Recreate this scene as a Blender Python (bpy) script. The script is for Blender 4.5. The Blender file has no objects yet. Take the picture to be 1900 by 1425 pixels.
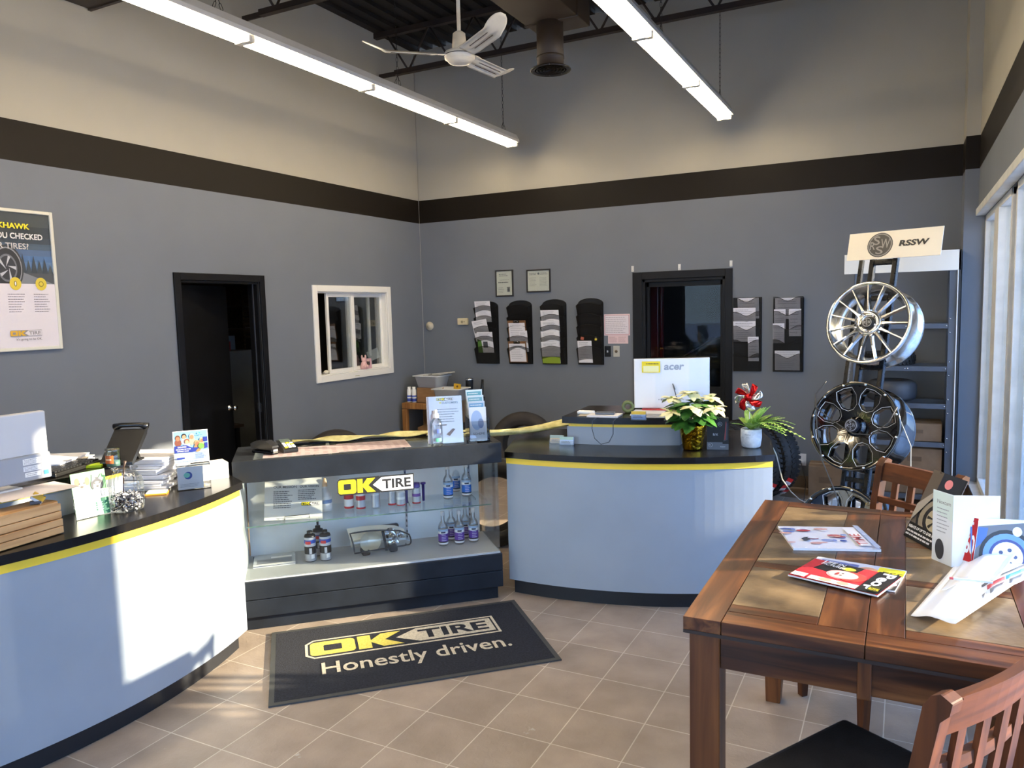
import bpy, bmesh, math, random
from mathutils import Vector, Matrix
random.seed(7)
C = bpy.context.scene.collection
PI = math.pi
R = math.radians

# ---------------------------------------------------------------- camera, world, sun, exposure
CAM = Vector((0.0, 0.0, 1.78))
YAW, PIT, ROL, FPX = R(-27.297), R(-5.584), R(-1.465), 1418.2
_f = Vector((math.sin(YAW)*math.cos(PIT), math.cos(YAW)*math.cos(PIT), math.sin(PIT)))
_r = _f.cross(Vector((0, 0, 1))).normalized(); _u = _r.cross(_f)
_r2 = math.cos(ROL)*_r + math.sin(ROL)*_u; _u2 = -math.sin(ROL)*_r + math.cos(ROL)*_u
cam = bpy.data.cameras.new('camera'); camo = bpy.data.objects.new('camera', cam); C.objects.link(camo)
camo.matrix_world = Matrix(((_r2.x, _u2.x, -_f.x, CAM.x), (_r2.y, _u2.y, -_f.y, CAM.y), (_r2.z, _u2.z, -_f.z, CAM.z), (0, 0, 0, 1)))
cam.sensor_width = 36.0; cam.lens = FPX/1900*36.0; cam.clip_start = 0.02; cam.clip_end = 200
bpy.context.scene.camera = camo

sc = bpy.context.scene
sc.view_settings.view_transform = 'Standard'; sc.view_settings.look = 'None'
sc.view_settings.gamma = 1; sc.view_settings.use_curve_mapping = False
sc.view_settings.exposure = 1.0
sc.cycles.transparent_max_bounces = 24

w = bpy.data.worlds.new('world'); sc.world = w; w.use_nodes = True
nt = w.node_tree; nt.nodes.clear()
bgn = nt.nodes.new('ShaderNodeBackground'); wo = nt.nodes.new('ShaderNodeOutputWorld')
tc = nt.nodes.new('ShaderNodeTexCoord'); sx = nt.nodes.new('ShaderNodeSeparateXYZ'); cr = nt.nodes.new('ShaderNodeValToRGB')
nt.links.new(tc.outputs['Generated'], sx.inputs[0]); nt.links.new(sx.outputs['Z'], cr.inputs[0])
cr.color_ramp.elements[0].color = (0.6, 0.78, 1.0, 1); cr.color_ramp.elements[1].color = (0.22, 0.45, 1.0, 1)
cr.color_ramp.elements[1].position = 0.6
nt.links.new(cr.outputs[0], bgn.inputs['Color']); bgn.inputs['Strength'].default_value = 4.2
nt.links.new(bgn.outputs[0], wo.inputs[0])

SUNDIR = Vector((-1.0, -0.45, -0.281)).normalized()      # low winter sun through the window wall
sl = bpy.data.lights.new('sun', 'SUN'); sl.energy = 13; sl.color = (1.0, 0.83, 0.6); sl.angle = R(0.9)
so = bpy.data.objects.new('sun', sl); C.objects.link(so); so.location = (6, 6, 5)
so.rotation_euler = SUNDIR.to_track_quat('-Z', 'Y').to_euler()
def portal(name, loc, rot, sxx, syy):
    l = bpy.data.lights.new(name, 'AREA'); l.shape = 'RECTANGLE'; l.size = sxx; l.size_y = syy
    o = bpy.data.objects.new(name, l); C.objects.link(o); o.location = loc; o.rotation_euler = rot
    l.cycles.is_portal = True
portal('window_portal', (0.9, 3.4, 1.34), (0, R(90), 0), 2.3, 7.6)
portal('front_portal', (-2.35, -2.75, 1.34), (R(90), 0, PI), 4.9, 2.3)

# ---------------------------------------------------------------- from a pixel of the photograph to a point on a real surface
def _ray(x, y):
    return _r2*((x-950)/FPX) - _u2*((y-712.5)/FPX) + _f
def PZ(x, y, z=0.0):
    d = _ray(x, y); return CAM + d*((z-CAM.z)/d.z)
def PY(x, y, Y):
    d = _ray(x, y); return CAM + d*(Y/d.y)
def PX(x, y, X):
    d = _ray(x, y); return CAM + d*(X/d.x)
def PV(P, x, y):
    "point above floor position P seen at pixel x, y (same distance from the camera)"
    d = _ray(x, y); t = math.hypot(P[0], P[1])/math.hypot(d.x, d.y); return CAM + d*t

# ---------------------------------------------------------------- materials
def hexc(h, a=1):
    if not isinstance(h, str): return (*h[:3], 1)
    v = [int(h[i:i+2], 16)/255 for i in (0, 2, 4)]
    return tuple(x/12.92 if x <= 0.04045 else ((x+0.055)/1.055)**2.4 for x in v) + (1,)
_mc = {}
def M(col, rough=0.5, metal=0.0, spec=0.5, name=None, coat=0, trans=0):
    k = (str(col), rough, metal, spec, coat, trans)
    if k in _mc: return _mc[k]
    m = bpy.data.materials.new(name or 'paint'); m.use_nodes = True
    b = m.node_tree.nodes['Principled BSDF']
    b.inputs['Base Color'].default_value = hexc(col); b.inputs['Roughness'].default_value = rough
    b.inputs['Metallic'].default_value = metal; b.inputs['Specular IOR Level'].default_value = spec
    b.inputs['Coat Weight'].default_value = coat
    # faint procedural unevenness of the surface
    n = m.node_tree.nodes.new('ShaderNodeTexNoise'); n.inputs['Scale'].default_value = 35
    r = m.node_tree.nodes.new('ShaderNodeMapRange'); r.inputs['To Min'].default_value = max(0.02, rough-0.06); r.inputs['To Max'].default_value = min(1, rough+0.06)
    t = m.node_tree.nodes.new('ShaderNodeTexCoord')
    L = m.node_tree.links
    L.new(t.outputs['Object'], n.inputs['Vector']); L.new(n.outputs['Fac'], r.inputs['Value']); L.new(r.outputs[0], b.inputs['Roughness'])
    _mc[k] = m; return m
def nodemat(name, rough=0.5, metal=0.0, spec=0.5):
    m = bpy.data.materials.new(name); m.use_nodes = True
    return m, m.node_tree, m.node_tree.nodes['Principled BSDF'], m.node_tree.links
def N(nt, t, **kw):
    n = nt.nodes.new(t)
    for k, v in kw.items():
        if k in n.inputs: n.inputs[k].default_value = v
        else: setattr(n, k, v)
    return n
def noisy(name, c1, c2, scale=8, rough=0.5, bump=0.0, metal=0, stretch=(1, 1, 1), detail=5, spec=0.5, bscale=None, lo=0.35, hi=0.65):
    m, nt, b, L = nodemat(name)
    tcn = N(nt, 'ShaderNodeTexCoord'); mp = N(nt, 'ShaderNodeMapping'); mp.inputs['Scale'].default_value = stretch
    no = N(nt, 'ShaderNodeTexNoise'); no.inputs['Scale'].default_value = scale; no.inputs['Detail'].default_value = detail
    rp = N(nt, 'ShaderNodeValToRGB'); rp.color_ramp.elements[0].color = hexc(c1); rp.color_ramp.elements[1].color = hexc(c2)
    rp.color_ramp.elements[0].position = lo; rp.color_ramp.elements[1].position = hi
    L.new(tcn.outputs['Object'], mp.inputs[0]); L.new(mp.outputs[0], no.inputs['Vector']); L.new(no.outputs['Fac'], rp.inputs[0]); L.new(rp.outputs[0], b.inputs['Base Color'])
    b.inputs['Roughness'].default_value = rough; b.inputs['Metallic'].default_value = metal; b.inputs['Specular IOR Level'].default_value = spec
    if bump:
        n2 = N(nt, 'ShaderNodeTexNoise'); n2.inputs['Scale'].default_value = bscale or scale*6; L.new(mp.outputs[0], n2.inputs['Vector'])
        bp = N(nt, 'ShaderNodeBump'); bp.inputs['Strength'].default_value = bump; bp.inputs['Distance'].default_value = 0.01
        L.new(n2.outputs['Fac'], bp.inputs['Height']); L.new(bp.outputs[0], b.inputs['Normal'])
    return m
def glassmat(name, tint=(1, 1, 1), refl=0.08, rough=0.0):
    m, nt, b, L = nodemat(name); nt.nodes.remove(b)
    tr = N(nt, 'ShaderNodeBsdfTransparent'); tr.inputs[0].default_value = (*tint, 1)
    gl = N(nt, 'ShaderNodeBsdfGlossy'); gl.inputs['Roughness'].default_value = rough
    lw = N(nt, 'ShaderNodeLayerWeight'); lw.inputs['Blend'].default_value = 0.35
    mr = N(nt, 'ShaderNodeMapRange'); mr.inputs['To Min'].default_value = refl*0.5; mr.inputs['To Max'].default_value = min(1, refl*7)
    mx = N(nt, 'ShaderNodeMixShader'); L.new(lw.outputs['Fresnel'], mr.inputs['Value']); L.new(mr.outputs[0], mx.inputs[0])
    L.new(tr.outputs[0], mx.inputs[1]); L.new(gl.outputs[0], mx.inputs[2]); L.new(mx.outputs[0], nt.nodes['Material Output'].inputs[0])
    return m
def emis(name, col, s):
    m, nt, b, L = nodemat(name); b.inputs['Base Color'].default_value = (1, 1, 1, 1)
    b.inputs['Emission Color'].default_value = (*col, 1); b.inputs['Emission Strength'].default_value = s
    return m

GLASS = glassmat('clear_glass', (0.97, 0.99, 0.985), 0.07)
CGLASS = glassmat('case_glass', (0.965, 0.98, 0.978), 0.05)
JGLASS = glassmat('bottle_glass', (0.95, 0.965, 0.97), 0.1)
PLASTIC_CLEAR = glassmat('clear_acrylic', (0.97, 0.97, 0.97), 0.14)
WHITE = M('f0f0ee', .5); BLACK = M('0c0c0d', .45); BLACKG = M('08080a', .2); PAPER = M('e9e9ea', .7)
STEEL = M('c9ccd0', .22, 1.0); CHROME = M('e6e6e8', .07, 1.0)

def woodmat(name, c1, c2, c3, axis=0, rough=0.35, scale=1.0, coat=0.0):
    m, nt, b, L = nodemat(name)
    tcn = N(nt, 'ShaderNodeTexCoord'); mp = N(nt, 'ShaderNodeMapping')
    s = [22*scale, 22*scale, 22*scale]; s[axis] = 1.6*scale; mp.inputs['Scale'].default_value = s
    no = N(nt, 'ShaderNodeTexNoise'); no.inputs['Scale'].default_value = 1.6; no.inputs['Detail'].default_value = 8; no.inputs['Distortion'].default_value = 0.6
    rp = N(nt, 'ShaderNodeValToRGB'); e = rp.color_ramp.elements; e[0].position = 0.3; e[0].color = hexc(c1); e[1].position = 0.72; e[1].color = hexc(c3)
    k = e.new(0.5); k.color = hexc(c2)
    L.new(tcn.outputs['Object'], mp.inputs[0]); L.new(mp.outputs[0], no.inputs['Vector']); L.new(no.outputs['Fac'], rp.inputs[0]); L.new(rp.outputs[0], b.inputs['Base Color'])
    bp = N(nt, 'ShaderNodeBump'); bp.inputs['Strength'].default_value = 0.12; bp.inputs['Distance'].default_value = 0.002
    L.new(no.outputs['Fac'], bp.inputs['Height']); L.new(bp.outputs[0], b.inputs['Normal'])
    b.inputs['Roughness'].default_value = rough; b.inputs['Coat Weight'].default_value = coat; b.inputs['Coat Roughness'].default_value = 0.2; b.inputs['Specular IOR Level'].default_value = 0.35
    return m

# ---------------------------------------------------------------- mesh builder
class MB:
    def __init__(s): s.v = []; s.f = []; s.m = []; s.sm = []; s.mats = []; s.T = Matrix.Identity(4)
    def mi(s, mat):
        if mat not in s.mats: s.mats.append(mat)
        return s.mats.index(mat)
    def add(s, vs, fs, mat, smooth=False, T=None):
        A = s.T @ T if T is not None else s.T
        n = len(s.v); s.v += [A @ Vector(p) for p in vs]
        i = s.mi(mat); flip = A.to_3x3().determinant() < 0
        for f in fs:
            s.f.append([n+k for k in (reversed(f) if flip else f)]); s.m.append(i); s.sm.append(smooth)
        return s
    def box(s, x0, x1, y0, y1, z0, z1, mat, T=None):
        v = [(x0, y0, z0), (x1, y0, z0), (x1, y1, z0), (x0, y1, z0), (x0, y0, z1), (x1, y0, z1), (x1, y1, z1), (x0, y1, z1)]
        return s.add(v, [(0, 3, 2, 1), (4, 5, 6, 7), (0, 1, 5, 4), (1, 2, 6, 5), (2, 3, 7, 6), (3, 0, 4, 7)], mat, False, T)
    def bc(s, cx, cy, cz, sx, sy, sz, mat, T=None):
        return s.box(cx-sx/2, cx+sx/2, cy-sy/2, cy+sy/2, cz-sz/2, cz+sz/2, mat, T)
    def prism(s, poly, z0, z1, mat, T=None, smooth=False, cap=True):
        a = sum(poly[i][0]*poly[(i+1) % len(poly)][1]-poly[(i+1) % len(poly)][0]*poly[i][1] for i in range(len(poly)))
        if a < 0: poly = poly[::-1]
        n = len(poly); v = [(p[0], p[1], z0) for p in poly]+[(p[0], p[1], z1) for p in poly]
        if cap: s.add(v, [tuple(range(n-1, -1, -1)), tuple(range(n, 2*n))], mat, False, T)
        return s.add(v, [(i, (i+1) % n, n+(i+1) % n, n+i) for i in range(n)], mat, smooth, T)
    def lathe(s, prof, mat, seg=24, T=None, smooth=True, rib=0, ribn=0, a0=0, a1=2*PI):
        full = abs(a1-a0-2*PI) < 1e-6; n = seg if full else seg+1; v = []
        for (r, z) in prof:
            for i in range(n):
                a = a0+(a1-a0)*i/seg; q = r*(1+rib*math.cos(ribn*a)); v.append((q*math.cos(a), q*math.sin(a), z))
        f = []
        for j in range(len(prof)-1):
            for i in range(seg):
                k = (i+1) % n; f.append((j*n+i, j*n+k, (j+1)*n+k, (j+1)*n+i))
        return s.add(v, f, mat, smooth, T)
    def cyl(s, p0, p1, r, mat, seg=16, r1=None):
        p0 = Vector(p0); p1 = Vector(p1); d = p1-p0; q = d.to_track_quat('Z', 'Y').to_matrix().to_4x4(); T = Matrix.Translation(p0) @ q
        r1 = r if r1 is None else r1; L = d.length
        s.lathe([(0.0001, 0), (r, 0)], mat, seg, T @ Matrix.Scale(1, 4), False); s.lathe([(r, 0), (r1, L)], mat, seg, T); s.lathe([(r1, L), (0.0001, L)], mat, seg, T, False)
        return s
    def tube(s, pts, r, mat, seg=8, closed=False, rr=None):
        pts = [Vector(p) for p in pts]; n = len(pts); v = []; up = None
        for i, p in enumerate(pts):
            a = pts[(i-1) % n] if (closed or i) else p; b = pts[(i+1) % n] if (closed or i < n-1) else p
            d = (b-a).normalized()
            if up is None: up = d.orthogonal().normalized()
            up = (up-d*up.dot(d)); up = up.normalized() if up.length > 1e-6 else d.orthogonal().normalized()
            sd = d.cross(up); q = rr[i] if rr else r
            v += [p+(up*math.cos(2*PI*k/seg)+sd*math.sin(2*PI*k/seg))*q for k in range(seg)]
        f = []
        for i in range(n if closed else n-1):
            j = (i+1) % n
            for k in range(seg): f.append((i*seg+k, i*seg+(k+1) % seg, j*seg+(k+1) % seg, j*seg+k))
        if not closed: f += [tuple(range(seg-1, -1, -1)), tuple((n-1)*seg+k for k in range(seg))]
        return s.add(v, f, mat, True)
    def grid(s, fn, nu, nv, mat, smooth=True, thick=0.0):
        v = [fn(i/nu, j/nv) for j in range(nv+1) for i in range(nu+1)]
        f = [(j*(nu+1)+i, j*(nu+1)+i+1, (j+1)*(nu+1)+i+1, (j+1)*(nu+1)+i) for j in range(nv) for i in range(nu)]
        return s.add(v, f, mat, smooth)
    def ball(s, c, r, mat, seg=14, sc=(1, 1, 1)):
        T = Matrix.Translation(c) @ Matrix.Diagonal((*sc, 1))
        return s.lathe([(max(1e-4, r*math.sin(PI*k/8)), -r*math.cos(PI*k/8)) for k in range(9)], mat, seg, T)
    def build(s, name, parent=None, loc=None, rz=0.0, bevel=0, rot=None, solid=0, label=None, cat=None, group=None, kind=None, seg=2):
        me = bpy.data.meshes.new(name); me.from_pydata([tuple(p) for p in s.v], [], s.f)
        for m in s.mats: me.materials.append(m)
        me.polygons.foreach_set('material_index', s.m); me.polygons.foreach_set('use_smooth', s.sm); me.update()
        o = bpy.data.objects.new(name, me); C.objects.link(o)
        if parent: o.parent = parent
        if loc is not None: o.location = loc
        o.rotation_euler = rot if rot else (0, 0, rz)
        if bevel:
            b = o.modifiers.new('bevel', 'BEVEL'); b.width = bevel; b.segments = seg; b.limit_method = 'ANGLE'; b.angle_limit = R(40)
        if solid:
            b = o.modifiers.new('thickness', 'SOLIDIFY'); b.thickness = solid; b.offset = 0
        for k, x in (('label', label), ('category', cat), ('group', group), ('kind', kind)):
            if x: o[k] = x
        return o
def T(name, label, cat, loc=(0, 0, 0), rz=0.0, group=None, rot=None):
    o = bpy.data.objects.new(name, None); C.objects.link(o); o.empty_display_size = 0.1
    o.location = loc; o.rotation_euler = rot if rot else (0, 0, rz); o['label'] = label; o['category'] = cat
    if group: o['group'] = group
    return o
def dup(root, loc, rz=None, label=None, rot=None):
    def cp(o, par):
        c = o.copy(); C.objects.link(c)
        if par: c.parent = par
        for ch in o.children: cp(ch, c)
        return c
    r = cp(root, None); r.location = loc
    if rz is not None: r.rotation_euler = (0, 0, rz)
    if rot is not None: r.rotation_euler = rot
    if label: r['label'] = label
    return r
def FR(px, py, pz): return Matrix.Translation((px, py, pz))
def RX(a): return Matrix.Rotation(a, 4, 'X')
def RY(a): return Matrix.Rotation(a, 4, 'Y')
def RZ(a): return Matrix.Rotation(a, 4, 'Z')

_tg = {}
def textgeo(st, off=0.0):
    k = (st, off)
    if k in _tg: return _tg[k]
    cu = bpy.data.curves.new('lettering', 'FONT'); cu.body = st; cu.size = 1; cu.offset = off; cu.resolution_u = 3; cu.fill_mode = 'FRONT'
    o = bpy.data.objects.new('lettering', cu); me = bpy.data.meshes.new_from_object(o)
    v = [tuple(p.co) for p in me.vertices]; f = [tuple(p.vertices) for p in me.polygons]
    bpy.data.objects.remove(o); bpy.data.meshes.remove(me); bpy.data.curves.remove(cu)
    if not v: v = [(0, 0, 0)]; f = []
    x0 = min(p[0] for p in v); x1 = max(p[0] for p in v); y0 = min(p[1] for p in v); y1 = max(p[1] for p in v)
    _tg[k] = ([((p[0]-x0), (p[1]-y0)) for p in v], f, x1-x0, y1-y0); return _tg[k]
class Art(MB):
    "flat print: x right, z up, front faces -y; every shape sits a hair in front of the last"
    def __init__(s, w, h, t, base, x0=0.0, z0=0.0, edge=None, eps=0.00025, slab=True):
        super().__init__(); s.k = 0; s.eps = eps
        if slab: s.box(x0, x0+w, 0, t, z0, z0+h, edge or base)
        s.w = w; s.h = h
        if slab: s.rect(x0, z0, x0+w, z0+h, base)
    def y(s): s.k += 1; return -s.k*s.eps
    def poly(s, pts, mat):
        a = sum(pts[i][0]*pts[(i+1) % len(pts)][1]-pts[(i+1) % len(pts)][0]*pts[i][1] for i in range(len(pts)))
        if a < 0: pts = pts[::-1]
        y = s.y(); return s.add([(p[0], y, p[1]) for p in pts], [tuple(range(len(pts)))], mat)
    def rect(s, x0, z0, x1, z1, mat): return s.poly([(x0, z0), (x1, z0), (x1, z1), (x0, z1)], mat)
    def rrect(s, x0, z0, x1, z1, r, mat):
        p = []
        for cx, cz, a in ((x1-r, z0+r, -90), (x1-r, z1-r, 0), (x0+r, z1-r, 90), (x0+r, z0+r, 180)):
            p += [(cx+r*math.cos(R(a+i*22.5)), cz+r*math.sin(R(a+i*22.5))) for i in range(5)]
        return s.poly(p, mat)
    def disc(s, cx, cz, rx, mat, rz=None, n=24):
        rz = rx if rz is None else rz
        return s.poly([(cx+rx*math.cos(2*PI*i/n), cz+rz*math.sin(2*PI*i/n)) for i in range(n)], mat)
    def text(s, st, x, z, h, mat, w=None, al='l', off=0.0, shear=0.0, rot=0.0):
        vs, fs, tw, th = textgeo(st, off); y = s.y(); k = h/max(th, 1e-3); kx = (w/max(tw, 1e-3)) if w else k
        W = tw*kx; ox = {'l': 0, 'c': -W/2, 'r': -W}[al]; c, sn = math.cos(rot), math.sin(rot); out = []
        for p in vs:
            a = p[0]*kx+ox+shear*p[1]*k; b = p[1]*k; out.append((x+a*c-b*sn, y, z+a*sn+b*c))
        return s.add(out, fs, mat)
    def lines(s, x0, z0, x1, z1, n, mat, seed=1, fill=0.45):
        rd = random.Random(seed); dz = (z1-z0)/n; y = s.y()
        for i in range(n):
            zz = z1-dz*(i+1)+dz*(1-fill)/2; x = x0; end = x1-(x1-x0)*rd.random()*0.3
            while x < end:
                ww = (x1-x0)*(0.04+0.1*rd.random()); b = min(x+ww, end)
                s.add([(x, y, zz), (b, y, zz), (b, y, zz+dz*fill), (x, y, zz+dz*fill)], [(0, 1, 2, 3)], mat); x = b+(x1-x0)*0.02
        return s
YEL = M('f2dc1c', .5); INK = M('1a1a1c', .6); GRY = M('6f7073', .6)
def logo(a, x, z, w, h, Y=YEL, K=INK, Wt=PAPER, arrow=None, ring=None, tcol=None):
    "shop logo: heavy OK and an arrow plate with TIRE"
    tcol = tcol or K; arrow = arrow or Wt; u = h
    if ring:
        a.poly([(x-.1*u+p[0], p[1]) for p in []] or [(x+.22*u-.12*u, z-.14*u), (x+w+.14*u, z-.14*u), (x+w+.14*u, z+h+.14*u), (x+.22*u-.12*u, z+h+.14*u), (x-.14*u, z+h-.1*u), (x-.14*u, z+.1*u)], ring)
        a.poly([(x+.12*u, z-.06*u), (x+w+.06*u, z-.06*u), (x+w+.06*u, z+h+.06*u), (x+.12*u, z+h+.06*u), (x-.06*u, z+h-.14*u), (x-.06*u, z+.14*u)], K)
    else:
        a.poly([(x+.1*u, z-.06*u), (x+w*.55, z-.06*u), (x+w*.55, z+h+.06*u), (x+.1*u, z+h+.06*u), (x-.06*u, z+h-.12*u), (x-.06*u, z+.12*u)], K)
        a.poly([(x+w*.42, z+h/2), (x+w*.56, z-.06*u), (x+w+.06*u, z-.06*u), (x+w+.06*u, z+h+.06*u), (x+w*.56, z+h+.06*u)], K)
    a.rrect(x, z+.04*h, x+w*.235, z+.96*h, .16*h, Y); a.rrect(x+w*.07, z+.3*h, x+w*.165, z+.7*h, .05*h, K)
    kx = x+w*.25
    a.poly([(kx, z+.04*h), (kx+w*.07, z+.04*h), (kx+w*.07, z+.96*h), (kx, z+.96*h)], Y)
    a.poly([(kx+w*.06, z+.5*h), (kx+w*.13, z+.96*h), (kx+w*.24, z+.96*h), (kx+w*.145, z+.5*h), (kx+w*.24, z+.04*h), (kx+w*.13, z+.04*h)], Y)
    ax = x+w*.455
    a.poly([(ax, z+h/2), (ax+w*.12, z+.03*h), (x+w, z+.03*h), (x+w, z+.97*h), (ax+w*.12, z+.97*h)], arrow)
    a.text('TIRE', ax+w*.125, z+.18*h, .64*h, tcol, w=w*.39, off=.03)

# ================================================================ THE ROOM
XL, XR, YB, YF, H = -5.155, 0.505, 7.70, -2.6, 4.78
ZS0, ZS1 = 2.817, 3.081        # painted band
def wallpaint():
    m, nt, b, L = nodemat('wall_paint')
    g = N(nt, 'ShaderNodeNewGeometry'); s = N(nt, 'ShaderNodeSeparateXYZ'); L.new(g.outputs['Position'], s.inputs[0])
    lo, bd, up = hexc('767c85'), hexc('1d1812'), hexc('b4b0a2')
    def gt(v):
        n = N(nt, 'ShaderNodeMath', operation='GREATER_THAN'); L.new(s.outputs['Z'], n.inputs[0]); n.inputs[1].default_value = v; return n
    m1 = N(nt, 'ShaderNodeMix', data_type='RGBA'); m1.inputs[6].default_value = lo; m1.inputs[7].default_value = bd; L.new(gt(ZS0).outputs[0], m1.inputs[0])
    m2 = N(nt, 'ShaderNodeMix', data_type='RGBA'); m2.inputs[7].default_value = up; L.new(gt(ZS1).outputs[0], m2.inputs[0]); L.new(m1.outputs[2], m2.inputs[6])
    n = N(nt, 'ShaderNodeTexNoise'); n.inputs['Scale'].default_value = 2.2; n.inputs['Detail'].default_value = 6
    L.new(g.outputs['Position'], n.inputs['Vector'])
    m3 = N(nt, 'ShaderNodeMix', data_type='RGBA', blend_type='MULTIPLY'); m3.inputs[0].default_value = 0.14
    L.new(m2.outputs[2], m3.inputs[6]); L.new(n.outputs['Fac'], m3.inputs[7]); L.new(m3.outputs[2], b.inputs['Base Color'])
    n2 = N(nt, 'ShaderNodeTexNoise'); n2.inputs['Scale'].default_value = 160; L.new(g.outputs['Position'], n2.inputs['Vector'])
    bp = N(nt, 'ShaderNodeBump'); bp.inputs['Strength'].default_value = 0.12; bp.inputs['Distance'].default_value = 0.002
    L.new(n2.outputs['Fac'], bp.inputs['Height']); L.new(bp.outputs[0], b.inputs['Normal'])
    b.inputs['Roughness'].default_value = 0.55; b.inputs['Specular IOR Level'].default_value = 0.18
    return m
WALL = wallpaint()
def tilemat():
    m, nt, b, L = nodemat('floor_tiles')
    g = N(nt, 'ShaderNodeNewGeometry'); mp = N(nt, 'ShaderNodeMapping'); mp.inputs['Location'].default_value = (1.564, -3.92, 0); L.new(g.outputs['Position'], mp.inputs[0])
    br = N(nt, 'ShaderNodeTexBrick'); br.offset = 0.0; br.squash = 1.0
    for k, v in (('Scale', 1.0), ('Mortar Size', 0.0028), ('Mortar Smooth', 0.25), ('Bias', 0.0), ('Brick Width', 0.3038), ('Row Height', 0.3038)): br.inputs[k].default_value = v
    br.inputs['Color1'].default_value = hexc('ab9b8c'); br.inputs['Color2'].default_value = hexc('9c8d7f'); br.inputs['Mortar'].default_value = hexc('d2c8ba')
    L.new(mp.outputs[0], br.inputs['Vector'])
    no = N(nt, 'ShaderNodeTexNoise'); no.inputs['Scale'].default_value = 5; no.inputs['Detail'].default_value = 10; L.new(g.outputs['Position'], no.inputs['Vector'])
    rp = N(nt, 'ShaderNodeValToRGB'); rp.color_ramp.elements[0].position = .3; rp.color_ramp.elements[0].color = (.62, .6, .58, 1); rp.color_ramp.elements[1].position = .7; rp.color_ramp.elements[1].color = (1, 1, 1, 1)
    L.new(no.outputs['Fac'], rp.inputs[0])
    mx = N(nt, 'ShaderNodeMix', data_type='RGBA', blend_type='MULTIPLY'); mx.inputs[0].default_value = .7; L.new(br.outputs['Color'], mx.inputs[6]); L.new(rp.outputs[0], mx.inputs[7])
    # salt and plaster scuffs
    n3 = N(nt, 'ShaderNodeTexNoise'); n3.inputs['Scale'].default_value = 3.1; n3.inputs['Detail'].default_value = 12; n3.inputs['Roughness'].default_value = .75; L.new(g.outputs['Position'], n3.inputs['Vector'])
    r3 = N(nt, 'ShaderNodeValToRGB'); r3.color_ramp.elements[0].position = .655; r3.color_ramp.elements[1].position = .72; L.new(n3.outputs['Fac'], r3.inputs[0])
    m3 = N(nt, 'ShaderNodeMix', data_type='RGBA'); m3.inputs[7].default_value = hexc('d6d8da'); L.new(mx.outputs[2], m3.inputs[6])
    ml = N(nt, 'ShaderNodeMath', operation='MULTIPLY'); ml.inputs[1].default_value = .7; L.new(r3.outputs[0], ml.inputs[0]); L.new(ml.outputs[0], m3.inputs[0])
    L.new(m3.outputs[2], b.inputs['Base Color'])
    n2 = N(nt, 'ShaderNodeTexNoise'); n2.inputs['Scale'].default_value = 38; n2.inputs['Detail'].default_value = 5; n2.inputs['Distortion'].default_value = 1.2; L.new(g.outputs['Position'], n2.inputs['Vector'])
    ad = N(nt, 'ShaderNodeMath', operation='MULTIPLY_ADD'); ad.inputs[1].default_value = -1.4; L.new(br.outputs['Fac'], ad.inputs[0]); L.new(n2.outputs['Fac'], ad.inputs[2])
    bp = N(nt, 'ShaderNodeBump'); bp.inputs['Strength'].default_value = .45; bp.inputs['Distance'].default_value = .003; L.new(ad.outputs[0], bp.inputs['Height']); L.new(bp.outputs[0], b.inputs['Normal'])
    b.inputs['Roughness'].default_value = .42; b.inputs['Specular IOR Level'].default_value = .45
    return m
TILE = tilemat()
def holes(mb, a0, a1, z0, z1, hs, mk, mat):
    "wall along one axis with rectangular openings: hs = [(a0, a1, z0, z1)] sorted"
    x = a0
    for (h0, h1, g0, g1) in hs:
        if h0 > x: mk(mb, x, h0, z0, z1, mat)
        if g0 > z0: mk(mb, h0, h1, z0, g0, mat)
        if g1 < z1: mk(mb, h0, h1, g1, z1, mat)
        x = h1
    if x < a1: mk(mb, x, a1, z0, z1, mat)
def S(mb, name, **k): return mb.build(name, kind='structure', **k)

fl = MB(); fl.box(-8.2, 0.72, YF-.15, 12.5, -.06, 0, TILE); S(fl, 'floor')
gd = MB(); gd.box(.72, 60, -30, 60, -.2, -.08, noisy('asphalt_with_snow', 'b9bcc2', 'dfe2e8', 1.2, .8, .2)); gd.box(-40, .72, -60, YF-.15, -.2, -.08, noisy('asphalt_front', 'b0b2b6', 'd8dade', 1.2, .8, .2)); S(gd, 'ground')
wl = MB(); D1 = (4.255, 5.10, 0, 2.08); W1 = (5.85, 6.99, 1.165, 2.0)
holes(wl, YF, YB+.12, 0, H, [D1, W1], lambda m, a, b, z0, z1, mt: m.box(XL-.12, XL, a, b, z0, z1, mt), WALL); S(wl, 'wall_left')
wb = MB(); D2 = (-2.43, -1.585, 0, 2.05)
holes(wb, XL, XR, 0, H, [D2], lambda m, a, b, z0, z1, mt: m.box(a, b, YB, YB+.12, z0, z1, mt), WALL); S(wb, 'wall_back')
wr = MB(); WZ0, WZ1 = .24, 2.44
def rwall(m, a, b, z0, z1, mt): m.box(XR, XR+.2, a, b, z0, z1, mt)
holes(wr, YF, YB+.12, 0, H, [(0.30, 3.27, WZ0, WZ1), (3.58, 7.355, WZ0, WZ1)], rwall, WALL); S(wr, 'wall_right')
pl = MB(); pl.box(.405, XR, 7.355, YB, 0, H, WALL); S(pl, 'trim_1')
wf = MB(); holes(wf, XL, XR+.2, 0, H, [(-4.75, 0.05, .2, 2.44)], lambda m, a, b, z0, z1, mt: m.box(a, b, YF-.12, YF, z0, z1, mt), WALL); S(wf, 'wall_front')
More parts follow.
